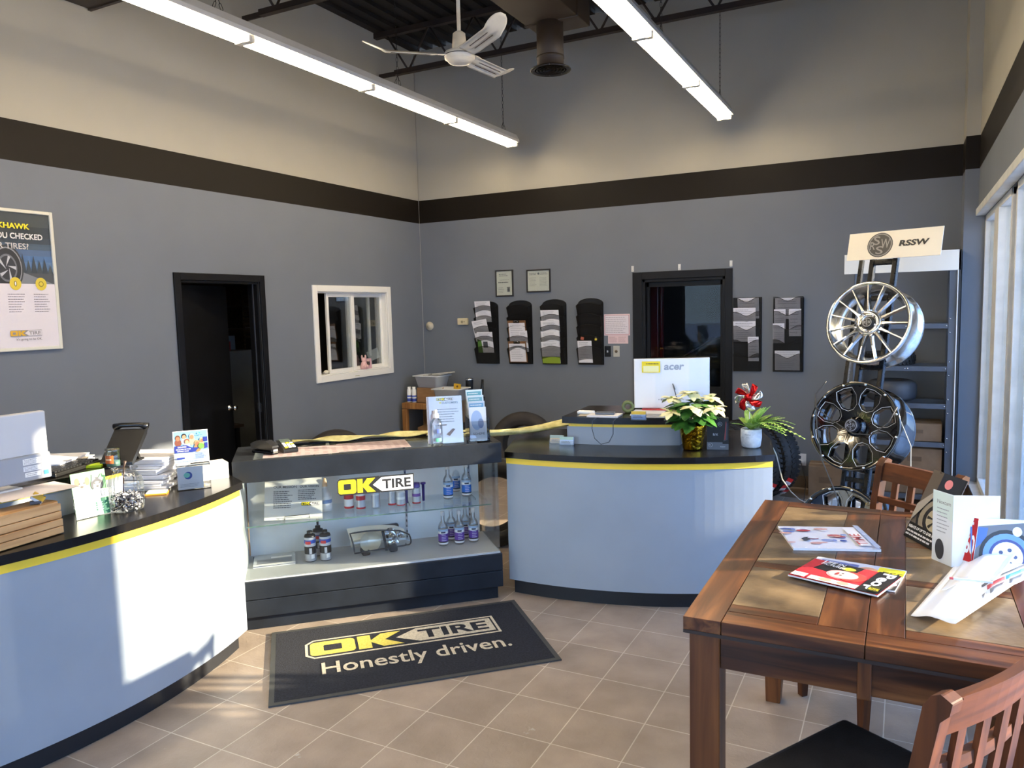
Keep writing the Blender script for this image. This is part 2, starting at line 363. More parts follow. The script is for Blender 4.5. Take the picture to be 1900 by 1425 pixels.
# ceiling: dark corrugated deck
DK = noisy('dark_ceiling_paint', '171310', '251f1a', 3, .8)
ce = MB(); ce.box(XL-.12, XR+.2, YF-.12, YB+.12, H+.03, H+.1, DK)
x = XL
while x < XR: ce.box(x, x+.09, YF, YB, H-.01, H+.03, DK); x += .18
S(ce, 'ceiling')
bbm = noisy('baseboard_tile', '6a5f55', '7b6f64', 6, .5)
for nm, a in (('baseboard_back', (XL, D2[0]-.07, YB-.012, YB, 0, .115)), ('baseboard_right', (D2[1]+.07, .405, YB-.012, YB, 0, .115)), ('baseboard_left', (XL, XL+.012, D1[1]+.07, YB, 0, .115)), ('baseboard_front', (XL, XL+.012, YF, D1[0]-.07, 0, .115))):
    b = MB(); b.box(*a, bbm); S(b, nm, bevel=.003)
# white caulk line in the far corner
b = MB(); b.tube([(XL+.003, YB-.003, .115), (XL+.003, YB-.003, ZS0)], .0035, M('9a9a98', .7)); b.tube([(XL+.003, YB-.003, ZS0), (XL+.003, YB-.003, H-.02)], .003, M('8d8a82', .7)); S(b, 'trim_2')

# doors
BT = noisy('black_trim_paint', '0b0b0c', '111113', 5, .45, spec=.25)
def casing_y(X, y0, y1, zt, wd, dp, mat, mb, sgn=1):
    mb.box(X, X+dp*sgn, y0-wd, y0, 0, zt+wd, mat) if sgn > 0 else None
    mb.box(X, X+dp*sgn, y1, y1+wd, 0, zt+wd, mat); mb.box(X, X+dp*sgn, y0, y1, zt, zt+wd, mat)
b = MB(); casing_y(XL, D1[0], D1[1], D1[3], .058, .018, BT, b)
b.box(XL-.12, XL, D1[0], D1[0]+.02, 0, D1[3], BT); b.box(XL-.12, XL, D1[1]-.02, D1[1], 0, D1[3], BT); b.box(XL-.12, XL, D1[0], D1[1], D1[3]-.02, D1[3], BT)
b.box(XL-.06, XL-.045, D1[1]-.032, D1[1]-.02, 0, D1[3], M('2a2a2e', .35))
d1 = S(b, 'door_1', bevel=.003)
a = R(19); lf = MB(); lf.box(-.04, 0, 0, .80, .01, 2.05, BT); leaf = lf.build('door_leaf', d1, (XL-.08, D1[0]+.025, 0), rz=a, bevel=.003)
k = MB(); k.lathe([(.001, 0), (.032, 0), (.032, .006), (.011, .012), (.011, .035), (.026, .045), (.03, .058), (.02, .07), (.001, .072)], STEEL, 20, FR(0, .735, .95) @ RY(R(90)))
k.build('door_knob', leaf, (0, 0, 0))
k = MB(); k.box(XL-.075, XL-.03, D1[1]-.024, D1[1]-.0195, .91, .99, STEEL); k.build('strike_plate', d1)
b = MB()
b.box(D2[0]-.1, D2[0], YB-.018, YB, 0, D2[3]+.075, BT); b.box(D2[1], D2[1]+.07, YB-.018, YB, 0, D2[3]+.075, BT); b.box(D2[0], D2[1], YB-.018, YB, D2[3], D2[3]+.075, BT)
for x0, x1 in ((D2[0], D2[0]+.03), (D2[1]-.03, D2[1])): b.box(x0, x1, YB, YB+.12, 0, D2[3], BT)
b.box(D2[0], D2[1], YB, YB+.12, D2[3]-.03, D2[3], BT)
d2 = S(b, 'door_2', bevel=.003)
k = MB()
for z0, z1, x0, x1 in ((.01, .95, D2[0]+.03, D2[1]-.03), (.95, 2.02, D2[0]+.03, D2[0]+.06), (.95, 2.02, D2[1]-.06, D2[1]-.03), (1.97, 2.02, D2[0]+.03, D2[1]-.03)): k.box(x0, x1, YB+.05, YB+.09, z0, z1, BT)
lf2 = k.build('door_leaf', d2, bevel=.002)
k = MB(); k.box(D2[0]+.06, D2[1]-.06, YB+.066, YB+.072, .95, 1.97, glassmat('door_glass', (.75, .77, .77), .012)); k.build('glass_pane', lf2)

# the small sliding window in the left wall
WP = M('eceae3', .4)
b = MB(); wz0, wz1, wy0, wy1 = W1[2], W1[3], W1[0], W1[1]
for y0, y1, z0, z1 in ((wy0-.065, wy0, wz0-.065, wz1+.065), (wy1, wy1+.065, wz0-.065, wz1+.065), (wy0, wy1, wz1, wz1+.065), (wy0, wy1, wz0-.065, wz0)): b.box(XL-.002, XL+.016, y0, y1, z0, z1, WP)
for y0, y1, z0, z1 in ((wy0, wy0+.012, wz0, wz1), (wy1-.012, wy1, wz0, wz1), (wy0, wy1, wz1-.012, wz1), (wy0, wy1, wz0, wz0+.012)): b.box(XL-.13, XL, y0, y1, z0, z1, WP)
w1 = S(b, 'window_1', bevel=.004)
def sash(y0, y1, x, nm):
    k = MB(); t = .032
    for a0, a1, z0, z1 in ((y0, y0+t, wz0+.012, wz1-.012), (y1-t, y1, wz0+.012, wz1-.012), (y0+t, y1-t, wz0+.012, wz0+.05), (y0+t, y1-t, wz1-.05, wz1-.012)): k.box(x, x+.025, a0, a1, z0, z1, WP)
    o = k.build('window_sash', w1, bevel=.003)
    g = MB(); g.box(x+.01, x+.014, y0+t, y1-t, wz0+.05, wz1-.05, GLASS); g.build('glass_pane', o); return o
mid = (wy0+wy1)/2
sash(wy0+.17, mid+.02, XL-.05, 'a'); sash(mid-.04, wy1-.012, XL-.085, 'b'); s3 = sash(mid+.0, wy1-.18, XL-.12, 'c')
k = MB(); k.box(XL-.052, XL-.02, mid-.02, mid+.03, wz0+.012, wz1-.012, WP); k.build('window_mullion', w1, bevel=.003)

# storefront windows along the right wall
FW = noisy('white_aluminium', 'c9cac6', 'd7d8d4', 9, .38)
def storefront(n, y0, y1, mull, sill=True):
    b = MB(); xa, xb = XR+.05, XR+.115
    b.box(xa, xb, y0, y0+.05, WZ0, WZ1, FW); b.box(xa, xb, y1-.05, y1, WZ0, WZ1, FW); b.box(xa, xb, y0, y1, WZ0, WZ0+.05, FW); b.box(xa, xb, y0, y1, WZ1-.05, WZ1, FW)
    b.box(xa+.06, xb+.03, y1-.11, y1-.05, WZ0+.05, WZ1-.05, FW)
    o = S(b, 'window_%d' % n, bevel=.004)
    for m, wd in mull:
        k = MB(); k.box(xa-.01, xb, m-wd/2, m+wd/2, WZ0+.05, WZ1-.05, FW); k.box(xb, xb+.03, m-wd/2-.03, m+wd/2+.03, WZ0+.05, WZ1-.05, FW); k.build('window_mullion', o, bevel=.004)
    ys = [y0+.05]+[m for m, _ in mull]+[y1-.05]
    for i in range(len(ys)-1):
        g = MB(); g.box(xb-.03, xb-.024, ys[i], ys[i+1], WZ0+.05, WZ1-.05, GLASS); g.build('glass_pane', o)
    return o
storefront(2, 5.55, 7.355, [(6.35, .26)])
storefront(3, 3.58, 5.36, [])
storefront(4, .30, 3.27, [(1.7, .07)])
b = MB(); b.box(XR+.09, XR+.40, 5.36, 5.55, 0, 2.9, noisy('brown_pier_paint', '6b645b', '79726a', 3, .7)); S(b, 'trim_3', bevel=.004)
b = MB()
for y0, y1 in ((.30, 3.27), (3.58, 7.355)):
    b.box(XR-.018, XR+.05, y0, y1, WZ1-.002, WZ1+.055, FW); b.box(XR-.03, XR+.06, y0, y1, WZ0-.03, WZ0+.004, noisy('stone_sill', 'a9a69e', 'c4c1b8', 7, .5))
S(b, 'trim_4', bevel=.006)
b = MB(); b.box(-4.75, .05, YF-.08, YF-.03, .2, .26, FW); b.box(-4.75, .05, YF-.08, YF-.03, 2.38, 2.44, FW)
for xx in (-4.75, -3.55, -2.35, -1.15, 0.0): b.box(xx, xx+.06, YF-.08, YF-.03, .26, 2.38, FW)
o = S(b, 'window_5', bevel=.003); g = MB(); g.box(-4.75, .05, YF-.06, YF-.055, .26, 2.38, GLASS); g.build('glass_pane', o)

b = MB(); b.prism([(5.0, 0), (5.8, 2.35), (6.6, 2.35), (7.6, 0)], -20, 14, noisy('sun_block_white', 'cfd6e2', 'e6eaf2', 2, .8, .3), Matrix(((1,0,0,0),(0,0,1,0),(0,1,0,0),(0,0,0,1)))); S(b, 'ground_sun_block')  # unseen bank added outside the windows to cut off the lowest sun rays
# rooms behind the openings
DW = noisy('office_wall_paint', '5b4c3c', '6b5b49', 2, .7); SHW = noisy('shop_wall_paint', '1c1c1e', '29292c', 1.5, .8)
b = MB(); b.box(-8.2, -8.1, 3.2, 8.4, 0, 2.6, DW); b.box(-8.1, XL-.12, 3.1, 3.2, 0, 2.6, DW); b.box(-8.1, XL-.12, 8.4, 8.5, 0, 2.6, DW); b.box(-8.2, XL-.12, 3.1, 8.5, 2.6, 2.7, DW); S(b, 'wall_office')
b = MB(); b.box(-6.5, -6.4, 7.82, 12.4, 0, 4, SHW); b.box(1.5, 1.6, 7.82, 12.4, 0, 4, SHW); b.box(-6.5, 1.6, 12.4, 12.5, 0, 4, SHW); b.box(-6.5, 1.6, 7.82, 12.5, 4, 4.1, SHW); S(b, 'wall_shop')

# ---- seen through the left doorway and the small window
GM = noisy('grey_steel', '55585a', '606466', 3, .5)
t = T('filing_cabinet', 'grey metal cabinet seen in the dark through the left doorway', 'cabinet', (-6.55, 5.75, 0))
b = MB(); b.box(-.3, .3, -.3, .3, .05, 1.42, GM); b.box(-.28, .28, -.28, .28, 0, .05, BLACK); b.build('body', t, bevel=.008)
for i in range(3):
    b = MB(); b.box(-.27, .27, -.32, -.3, .1+i*.44, .5+i*.44, GM); d = b.build('drawer', t, bevel=.006); b = MB(); b.box(-.06, .06, -.345, -.32, .3+i*.44, .325+i*.44, STEEL); b.build('handle', d, bevel=.004)
b = MB(); b.box(-.2, .2, -.14, .14, 0, .1, M('7c1512', .5)); b.box(-.19, .19, -.145, -.14, .03, .07, M('b9968f', .6)); b.build('toolbox', loc=(-6.5, 5.65, 1.42), bevel=.01, label='red box on top of the grey cabinet beyond the left doorway', cat='box')
t = T('desk', 'dark desk in the room beyond the left doorway', 'desk', (-6.15, 5.05, 0))
b = MB(); b.box(-.5, .5, -.25, .25, .72, .75, M('2d2118', .5)); b.build('top', t, bevel=.004)
for sx_ in (-.47, .43):
    for sy_ in (-.22, .18): b = MB(); b.box(sx_, sx_+.04, sy_, sy_+.04, 0, .72, BLACK); b.build('leg', t)
b = MB(); b.box(-.15, .15, -.11, .11, 0, .012, M('8c8f98', .6)); b.build('paper_stack', loc=(-5.95, 5.02, .751), rz=.5, label='loose papers on the dark desk beyond the left doorway', cat='paper')
SWD = woodmat('office_shelf_wood', '3b2a1a', '5a4027', '76563a', 1)
t = T('bookshelf', 'brown open shelving seen through the white framed window', 'shelf', (-7.75, 7.2, 0))
b = MB(); b.box(-.18, -.16, -1.0, 1.0, 0, 2.3, SWD); b.build('back_panel', t)
for yy in (-1.0, 0, .97): b = MB(); b.box(-.16, .16, yy, yy+.03, 0, 2.3, SWD); b.build('side_panel', t)
for zz in (.9, 1.25, 1.6, 1.9, 2.2): b = MB(); b.box(-.16, .16, -.97, .97, zz, zz+.025, SWD); b.build('shelf', t)
for i, (yy, zz, hh, cc, nm) in enumerate(((6.75, 1.275, .2, '8a6a4a', 'tan'), (7.0, 1.275, .26, '9a9a98', 'grey'), (7.5, 1.275, .22, '4b3a2c', 'brown'), (7.75, 1.625, .2, 'a48a6a', 'buff'), (6.9, 1.625, .18, '3a3f44', 'charcoal'))):
    b = MB(); b.box(-.1, .1, -.08, .08, 0, hh, M(cc, .6)); b.box(-.102, -.1, -.05, .05, .04, hh*.6, PAPER); b.build('storage_box', loc=(-7.72, yy, zz), bevel=.004, label=nm+' storage box on the brown shelves behind the white framed window', cat='box')
# things on the small window's ledge
PK = M('e6b9b6', .6)
b = MB(); b.lathe([(.001, 0), (.035, .0), (.04, .03), (.028, .07), (.018, .085), (.001, .09)], PK, 16); b.ball((0, 0, .1), .026, PK); b.ball((-.014, -.012, .13), .012, PK, 8, (1, .6, 2)); b.ball((.014, .012, .13), .012, PK, 8, (1, .6, 2)); b.ball((.03, .02, .03), .018, PK, 8); b.ball((.03, -.02, .03), .018, PK, 8)
b.build('plush_toy', loc=(XL-.03, 6.58, wz0+.013), label='pink plush figure sitting on the ledge of the small window', cat='toy')
a = Art(.075, .11, .004, M('c79aa0', .6)); a.disc(.037, .06, .02, M('3b2a2c', .6), .03); a.disc(.037, .088, .012, M('d7b7a6', .6)); a.build('photo_card', loc=(XL-.05, 6.63, wz0+.013), rot=(R(-8), 0, R(60)), label='small pink picture card propped behind the plush figure', cat='card')
b = MB(); b.ball((0, 0, .02), .02, M('d8d2c4', .7), 10, (1, 1.7, 1)); b.ball((0, .045, .026), .013, M('d8d2c4', .7), 8); b.ball((0, -.04, .014), .012, M('8f8a7c', .7), 8); b.build('figurine', loc=(XL-.03, 5.97, wz0+.012), label='tiny cream animal figurine at the left end of the window ledge', cat='figurine')
a = Art(.07, .05, .003, M('9c9a6c', .6)); a.lines(.008, .008, .062, .042, 4, M('4b4a33', .6), 3); a.build('sticker', w1, loc=(XL+.018, 6.37, wz0-.045), rot=(R(-20), 0, R(90)), label='small olive label on the lower frame')
b = MB(); b.box(-.006, .006, -.1, .1, 0, .11, M('b7b9b4', .6)); b.build('desk_sign', loc=(XL-.09, 6.86, wz0+.1), rot=(.2, -.25, 0), label='pale grey card leaning inside the right pane of the small window', cat='sign')

# ---- seen through the back door: lift posts and a parked dark car
RED = M('6e0d0c', .3, coat=.6)
def lift_post(x, y, lab):
    t = T('car_lift_post', lab, 'car lift', (x, y, 0), 0, 'red car lift posts')
    b = MB(); b.prism([(-.14, -.12), (.14, -.12), (.14, .12), (.09, .12), (.09, -.07), (-.09, -.07), (-.09, .12), (-.14, .12)], 0, 3.6, RED); b.build('column', t, bevel=.008)
    b = MB(); b.box(-.085, .085, -.1, .05, 1.45, 1.9, BLACK); b.box(-.06, .05, -.125, -.12, 1.6, 1.68, M('8e9094', .6)); b.box(-.06, .05, -.1255, -.1205, 1.7, 1.73, M('b0b2b6', .6)); b.build('carriage', t, bevel=.005)
    b = MB(); b.box(-.25, .25, -.2, .2, 0, .02, BLACK); b.build('base_plate', t)
    b = MB(); b.tube([(.17, -.1, .1), (.17, -.1, 3.5)], .02, RED); b.build('hose_pipe', t); return t
lift_post(-2.62, 8.55, 'nearer red car lift post seen through the back doorway'); lift_post(-2.15, 11.0, 'farther red car lift post behind the dark car in the back shop')
CARP = M('0d0f10', .18, coat=.8); CG = M('12161a', .05)
t = T('car', 'dark parked car seen through the glass of the back door', 'car', (-1.4, 9.72, 0), R(0))
prof = [(-2.2, .35), (-2.2, .75), (-2.05, .88), (-1.25, .98), (-.6, 1.38), (-.1, 1.47), (.7, 1.45), (1.3, 1.15), (1.95, 1.05), (2.1, .8), (2.1, .35)]
b = MB(); b.prism([(p[0], p[1]) for p in prof], -.85, .85, CARP, RX(R(90))); b.build('car_body', t, bevel=.06)
b = MB(); b.prism([(-1.1, 1.0), (-.52, 1.36), (-.1, 1.42), (.2, 1.42), (.2, 1.0)], .855, .862, CG, RX(R(90))); b.prism([(.28, 1.0), (.28, 1.42), (.68, 1.4), (1.15, 1.13), (1.1, 1.0)], .855, .862, CG, RX(R(90))); b.build('side_window', t)
b = MB(); b.box(.2, .28, -.87, -.862, 1.0, 1.43, M('4a4b4d', .3)); b.tube([(-1.2, -.87, .985), (-.56, -.87, 1.39), (-.1, -.87, 1.47), (.7, -.87, 1.45), (1.2, -.87, 1.17)], .012, M('6a6b6d', .25, 1)); b.build('window_trim', t)
b = MB(); b.ball((-.95, -.95, 1.03), .1, CARP, 12, (1, .9, .7)); b.build('side_mirror', t)
for wx in (-1.4, 1.35):
    for wy in (-.8, .62): b = MB(); b.lathe([(.001, 0), (.2, 0), (.2, .02), (.3, .02), (.32, .05), (.32, .16), (.3, .18), (.001, .18)], BLACK, 28, FR(wx, wy+.09*0+.18, .32) @ RX(R(90))); b.build('wheel', t)

# ================================================================ UNDER THE CEILING
JM = noisy('joist_paint', '2a201a', '382c24', 4, .6)
def joist(Y, lab):
    t = T('ceiling_joist', lab, 'joist', (0, Y, 0), 0)
    b = MB()
    for dy in (-.028, .012): b.box(XL+.02 if dy > 0 else XL+.25, XR-.02, dy, dy+.016, 4.30, 4.345, JM)
    b.box(XL+.25, XR-.25, -.028, .028, 4.296, 4.302, JM); b.build('bottom_chord', t)
    b = MB(); b.box(XL, XR, -.03, .03, 4.71, 4.765, JM); b.build('top_chord', t)
    b = MB(); n = 20; xs = [XL+.15+(XR-XL-.3)*i/n for i in range(n+1)]
    for i in range(n): b.tube([(xs[i], 0, 4.32 if i % 2 else 4.73), (xs[i+1], 0, 4.73 if i % 2 else 4.32)], .011, JM, 6)
    b.build('web_rods', t)
joist(6.98, 'dark steel bar joist nearest the back wall'); joist(5.05, 'dark steel bar joist between the light strip and the fan'); joist(3.12, 'dark steel bar joist nearest the viewer under the ceiling')
DUC = noisy('duct_paint', '33291f', '40352b', 3, .55)
t = T('air_duct', 'brown rectangular air duct under the ceiling beside the fan', 'duct', (0, 0, 0))
b = MB(); b.box(-2.62, -2.2, 1.2, 5.72, 3.92, 4.22, DUC); b.box(-2.63, -2.19, 5.45, 5.49, 3.91, 4.23, DUC); b.box(-2.2, -.9, 4.4, 4.9, 4.05, 4.3, DUC); b.build('trunk', t, bevel=.006)
b = MB(); b.lathe([(.1, 3.60), (.1, 3.93)], DUC, 28, FR(-2.44, 5.5, 0)); b.lathe([(.104, 3.66), (.104, 3.675)], DUC, 28, FR(-2.44, 5.5, 0)); b.build('neck', t, solid=.003)
DIF = M('181411', .25)
b = MB(); b.lathe([(.1, 3.605), (.11, 3.6), (.15, 3.585), (.156, 3.578), (.15, 3.572), (.12, 3.578)], DIF, 36, FR(-2.44, 5.5, 0))
for k in range(4): r0 = .11-.026*k; b.lathe([(r0, 3.575), (r0-.012, 3.59), (r0-.014, 3.588), (r0-.003, 3.572), (r0, 3.575)], DIF, 32, FR(-2.44, 5.5, 0))
b.build('diffuser', t)
t = T('air_duct', 'dark duct end against the left wall at the top', 'duct', (0, 0, 0)); b = MB(); b.box(XL+.01, -3.95, 2.2, 3.66, 3.95, 4.3, DUC); b.build('trunk', t, bevel=.006); b = MB(); b.box(XL+.005, -3.94, 3.64, 3.665, 3.94, 4.31, DUC); b.build('seam_flange', t)

# fluorescent strips
LITE = emis('fluorescent_tube', (1.0, .81, .55), 19.5)
def chainlinks(b, p0, p1, mat, step=.034):
    p0 = Vector(p0); p1 = Vector(p1); n = max(2, int((p1-p0).length/step)); d = (p1-p0)/n; u = d.normalized(); s0 = u.orthogonal().normalized(); s1 = u.cross(s0)
    for i in range(n):
        c = p0+d*(i+.5); s_ = s0 if i % 2 else s1; hl = d*.62; b.tube([c-hl, c-hl*.6+s_*.007, c+hl*.6+s_*.007, c+hl, c+hl*.6-s_*.007, c-hl*.6-s_*.007], .0018, mat, 4, True)
CH = M('1c1612', .5)
def strip(X, Ye, Z, n, lab):
    t = T('fluorescent_light', lab, 'ceiling light', (X, Ye, Z), 0, 'hanging fluorescent strips')
    WH = M('d8d4c8', .35); L = n*1.22
    b = MB(); b.prism([(-.08, .018), (.08, .018), (.08, .045), (.05, .1), (-.05, .1), (-.08, .045)], -.0, L, WH, RX(R(90)))
    b.build('housing', t)
    for i in range(n):
        b = MB()
        for sx_ in (-.042, .042): b = MB(); b.cyl((sx_, -.03-i*1.22, 0), (sx_, -1.19-i*1.22, 0), .017, LITE, 12); b.build('tube', t)
        for yy in (-.012-i*1.22, -1.208-i*1.22):
            b = MB(); b.box(-.062, .062, yy-.011, yy+.011, -.018, .03, WH)
            for q in (-.042, .042): b.box(q-.018, q+.018, yy-.0112, yy+.0112, -.02, .015, M('e8dcc0', .5))
            b.build('lamp_holder', t)
    for i in range(0, n*2+1, 3):
        yy = -.2-i*.61
        if -yy > L-.1: continue
        b = MB(); chainlinks(b, (0, yy-.05, .085), (0, yy, .2), CH); chainlinks(b, (0, yy+.05, .085), (0, yy, .2), CH); chainlinks(b, (0, yy, .2), (0, yy, H-Z), CH); b.build('hanging_chain', t)
strip(-3.70, 7.32, 3.487, 6, 'left hanging fluorescent strip of tubes on chains'); strip(-1.504, 7.26, 3.46, 6, 'right hanging fluorescent strip of tubes on chains')

# ceiling fan
FC = noisy('aged_white_enamel', 'cfc6b2', 'e2dcca', 6, .35); hub = PZ(853, 106, 3.47)
t = T('ceiling_fan', 'white three blade ceiling fan hanging between the light strips', 'fan', (hub.x, hub.y, 3.47))
b = MB(); b.cyl((0, 0, .12), (0, 0, H-3.47), .013, FC); b.lathe([(.05, 1.22), (.045, 1.28), (.02, 1.31)], FC, 20); b.build('downrod', t)
b = MB(); b.lathe([(.001, .165), (.022, .165), (.042, .15), (.05, .05), (.05, .03)], FC, 24); b.build('canopy_cup', t)
b = MB(); b.lathe([(.05, .035), (.098, .03), (.104, .01), (.1, -.012), (.088, -.02)], FC, 32); b.lathe([(.101, .012), (.106, .008), (.101, .002)], M('2e2a24', .5), 32); b.build('motor', t)
b = MB(); b.lathe([(.088, -.02), (.075, -.036), (.04, -.046), (.001, -.048)], FC, 32); b.build('motor_cap', t)
for ang in (222, -35, 84):
    b = MB(); w_ = .058
    def bl(u, v, A=R(ang)):
        rr = .1+.54*u; ww = w_*(1 if u < .8 else math.sqrt(max(0, 1-((u-.8)/.21)**2))); s_ = (v-.5)*2*ww; zz = .01+(.055*((u-.72)/.28) if u > .72 else 0)-s_*.28-.006*math.cos(v*PI*4)*(1 if .1 < u < .75 else 0)
        return (rr*math.cos(A)-s_*math.sin(A), rr*math.sin(A)+s_*math.cos(A), zz)
    b.grid(bl, 22, 10, FC); bo = b.build('blade', t, solid=.004)
    b = MB()
    for sg in (-.018, .018):
        A = R(ang); b.tube([((.2+.26*u)*math.cos(A)-sg*math.sin(A), (.2+.26*u)*math.sin(A)+sg*math.cos(A), .004-sg*.28) for u in (0, .5, 1)], .0025, M('4a3a2a', .6), 5)
    b.build('blade_slot', bo)

# ================================================================ COUNTERS
CGR = noisy('counter_laminate', '8c96a2', '959fab', 1.6, .42, spec=.4); CBK = noisy('black_laminate', '0e0d0c', '171412', 14, .24, stretch=(1, 8, 1), spec=.35); KICK = M('12141a', .45); CYL = M('f4cc34', .4)
def arc3(p0, p1, p2, n=28):
    (ax, ay), (bx, by), (cx_, cy_) = p0, p1, p2
    d = 2*(ax*(by-cy_)+bx*(cy_-ay)+cx_*(ay-by))
    ux = ((ax*ax+ay*ay)*(by-cy_)+(bx*bx+by*by)*(cy_-ay)+(cx_*cx_+cy_*cy_)*(ay-by))/d; uy = ((ax*ax+ay*ay)*(cx_-bx)+(bx*bx+by*by)*(ax-cx_)+(cx_*cx_+cy_*cy_)*(bx-ax))/d
    r = math.hypot(ax-ux, ay-uy); a0 = math.atan2(ay-uy, ax-ux); a1 = math.atan2(cy_-uy, cx_-ux); am = math.atan2(by-uy, bx-ux)
    while a1-a0 > PI: a1 -= 2*PI
    while a1-a0 < -PI: a1 += 2*PI
    return (ux, uy), r, a0, a1
def arcpts(g, dr, n=28, f0=0.0, f1=1.0):
    (ux, uy), r, a0, a1 = g
    return [(ux+(r+dr)*math.cos(a0+(a1-a0)*(f0+(f1-f0)*i/n)), uy+(r+dr)*math.sin(a0+(a1-a0)*(f0+(f1-f0)*i/n))) for i in range(n+1)]
def counter(lab, face, back, tier, oend=(0, 0)):
    g = arc3(*face); t = T('reception_counter', lab, 'counter', (0, 0, 0), 0, None)
    def poly(dr, bk, f0=0, f1=1): return arcpts(g, dr, 28, f0, f1)+bk
    b = MB(); b.prism(poly(-.05, back, .005, .995), 0, .1, KICK); b.build('toe_kick', t)
    b = MB(); b.prism(poly(0, back), .1, .836, CGR); b.build('body', t, bevel=.002)
    b = MB(); b.prism(poly(.003, back), .836, .874, CYL); b.build('yellow_strip', t)
    b = MB(); b.prism(poly(.022, back, 0, 1), .874, .912, CBK); b.build('worktop', t, bevel=.003)
    f0, f1, tb, h1 = tier
    b = MB(); b.prism(poly(-.37, tb, f0, f1), .912, 1.026, CGR); b.build('tier_body', t, bevel=.002)
    b = MB(); b.prism(poly(-.366, tb, f0+.01, f1-.01), 1.026, 1.046, CYL); b.build('tier_yellow_strip', t)
    b = MB(); b.prism(poly(-.35, tb, f0-.02, f1+.02), 1.046, 1.088, CBK); b.build('tier_top', t, bevel=.003)
    return g
c2b = [(-.74, 5.0), (-.86, 5.36), (-2.3, 4.98), (-2.36, 4.62)]
g2 = counter('curved grey counter with black top and yellow strip, in the middle below the back door', ((-2.173, 4.108), (-1.49, 4.165), (-.665, 4.543)), c2b, (.17, .70, [(-1.26, 5.23), (-1.98, 5.02)], 0))
c1b = [(-3.42, 1.22), (-3.98, 1.25), (-3.92, 2.95), (-3.48, 3.06)]
g1 = counter('curved grey counter with black top at the left, its front lit by the sun', ((-3.118, 2.862), (-2.965, 2.05), (-3.10, 1.28)), [(-3.42, 1.22), (-3.98, 1.25), (-3.92, 2.95), (-3.36, 3.0)], (.27, 1.0, [(-3.95, 1.27), (-3.95, 2.36)], 0))

# ================================================================ DISPLAY CASE
A0 = Vector((-3.275, 2.996, 0)); CA = math.atan2(4.017-2.996, -2.184+3.275); CL, CD = 1.494, .46
NB = noisy('dark_case_paint', '171b21', '1e232b', 7, .5, bump=.05, spec=.3); INN = M('e6ecf0', .5)
case = T('display_case', 'dark grey glass display case between the two curved counters', 'display case', A0, CA)
b = MB(); b.box(.005, CL-.012, .03, CD, 0, .085, NB); b.build('plinth', case, bevel=.003)
b = MB(); b.box(-.005, CL+.012, -.012, CD, .085, .185, NB); b.box(-.008, CL+.01, -.018, CD, .189, .295, NB); b.build('base_panel', case, bevel=.004)
b = MB(); b.box(0, CL, -.005, CD, .295, .303, noisy('case_deck', 'a9adb0', 'b5b9bc', 5, .5)); b.build('deck', case)
b = MB(); b.box(-.02, CL+.018, -.03, .0, .862, .985, NB); b.box(CL, CL+.018, 0, CD, .862, .985, NB); b.box(-.02, 0, 0, CD, .862, .985, NB); b.box(-.02, .09, 0, CD, .975, .986, NB); b.box(CL-.03, CL+.018, 0, CD, .975, .986, NB); b.box(.09, CL-.03, CD-.03, CD, .955, .986, NB); b.box(.5, .52, 0, CD-.03, .965, .982, M('c8ccc8', .4)); b.build('cornice', case, bevel=.003)
b = MB(); b.box(.02, CL-.02, CD-.012, CD, .303, .955, INN); b.box(0, .012, 0, CD, .303, .86, M('9fa6a8', .5)); b.build('back_panel', case)
b = MB(); b.box(.012, CL, 0, .005, .303, .862, CGLASS); b.build('front_glass', case)
b = MB(); b.box(CL-.005, CL, .005, CD, .303, .862, CGLASS); b.build('side_glass', case)
b = MB(); b.box(.09, CL-.03, .0, CD-.03, .976, .982, CGLASS); b.build('top_glass', case)
b = MB(); b.box(.03, CL-.03, .07, CD-.02, .582, .588, CGLASS); b.box(.03, CL-.03, .068, .07, .582, .588, M('5c7a70', .2)); sh_ = b.build('glass_shelf', case)
for u in (.42, .98, 1.4):
    b = MB(); b.box(u, u+.014, CD-.02, CD-.012, .303, .955, STEEL)
    for i in range(18): b.box(u+.004, u+.010, CD-.0205, CD-.0195, .32+i*.035, .335+i*.035, BLACK)
    b.box(u+.004, u+.010, CD-.2, CD-.02, .57, .582, STEEL); b.build('shelf_standard', case)
b = MB(); b.tube([(.012, .004, .304), (CL, .004, .304)], .0016, M('d9d9d6', .5)); b.build('worn_edge', case)
def CW(u, v, z): q = Matrix.Rotation(CA, 3, 'Z') @ Vector((u, v, 0)); return (A0.x+q.x, A0.y+q.y, z)
def CU(px, py, z):       # photo pixel on a level of the case -> along / into the case
    p = PZ(px, py, z)-A0; p.z = 0; q = Matrix.Rotation(-CA, 3, 'Z') @ p; return q.x, q.y
# decal on the front glass
a = Art(.01, .01, .001, WHITE, slab=False); logo(a, 0, 0, .43, .088)
a.build('shop_decal', case, loc=(.545, -.0008, .742), rot=(0, R(0), 0), label='yellow black and white shop decal on the front glass')

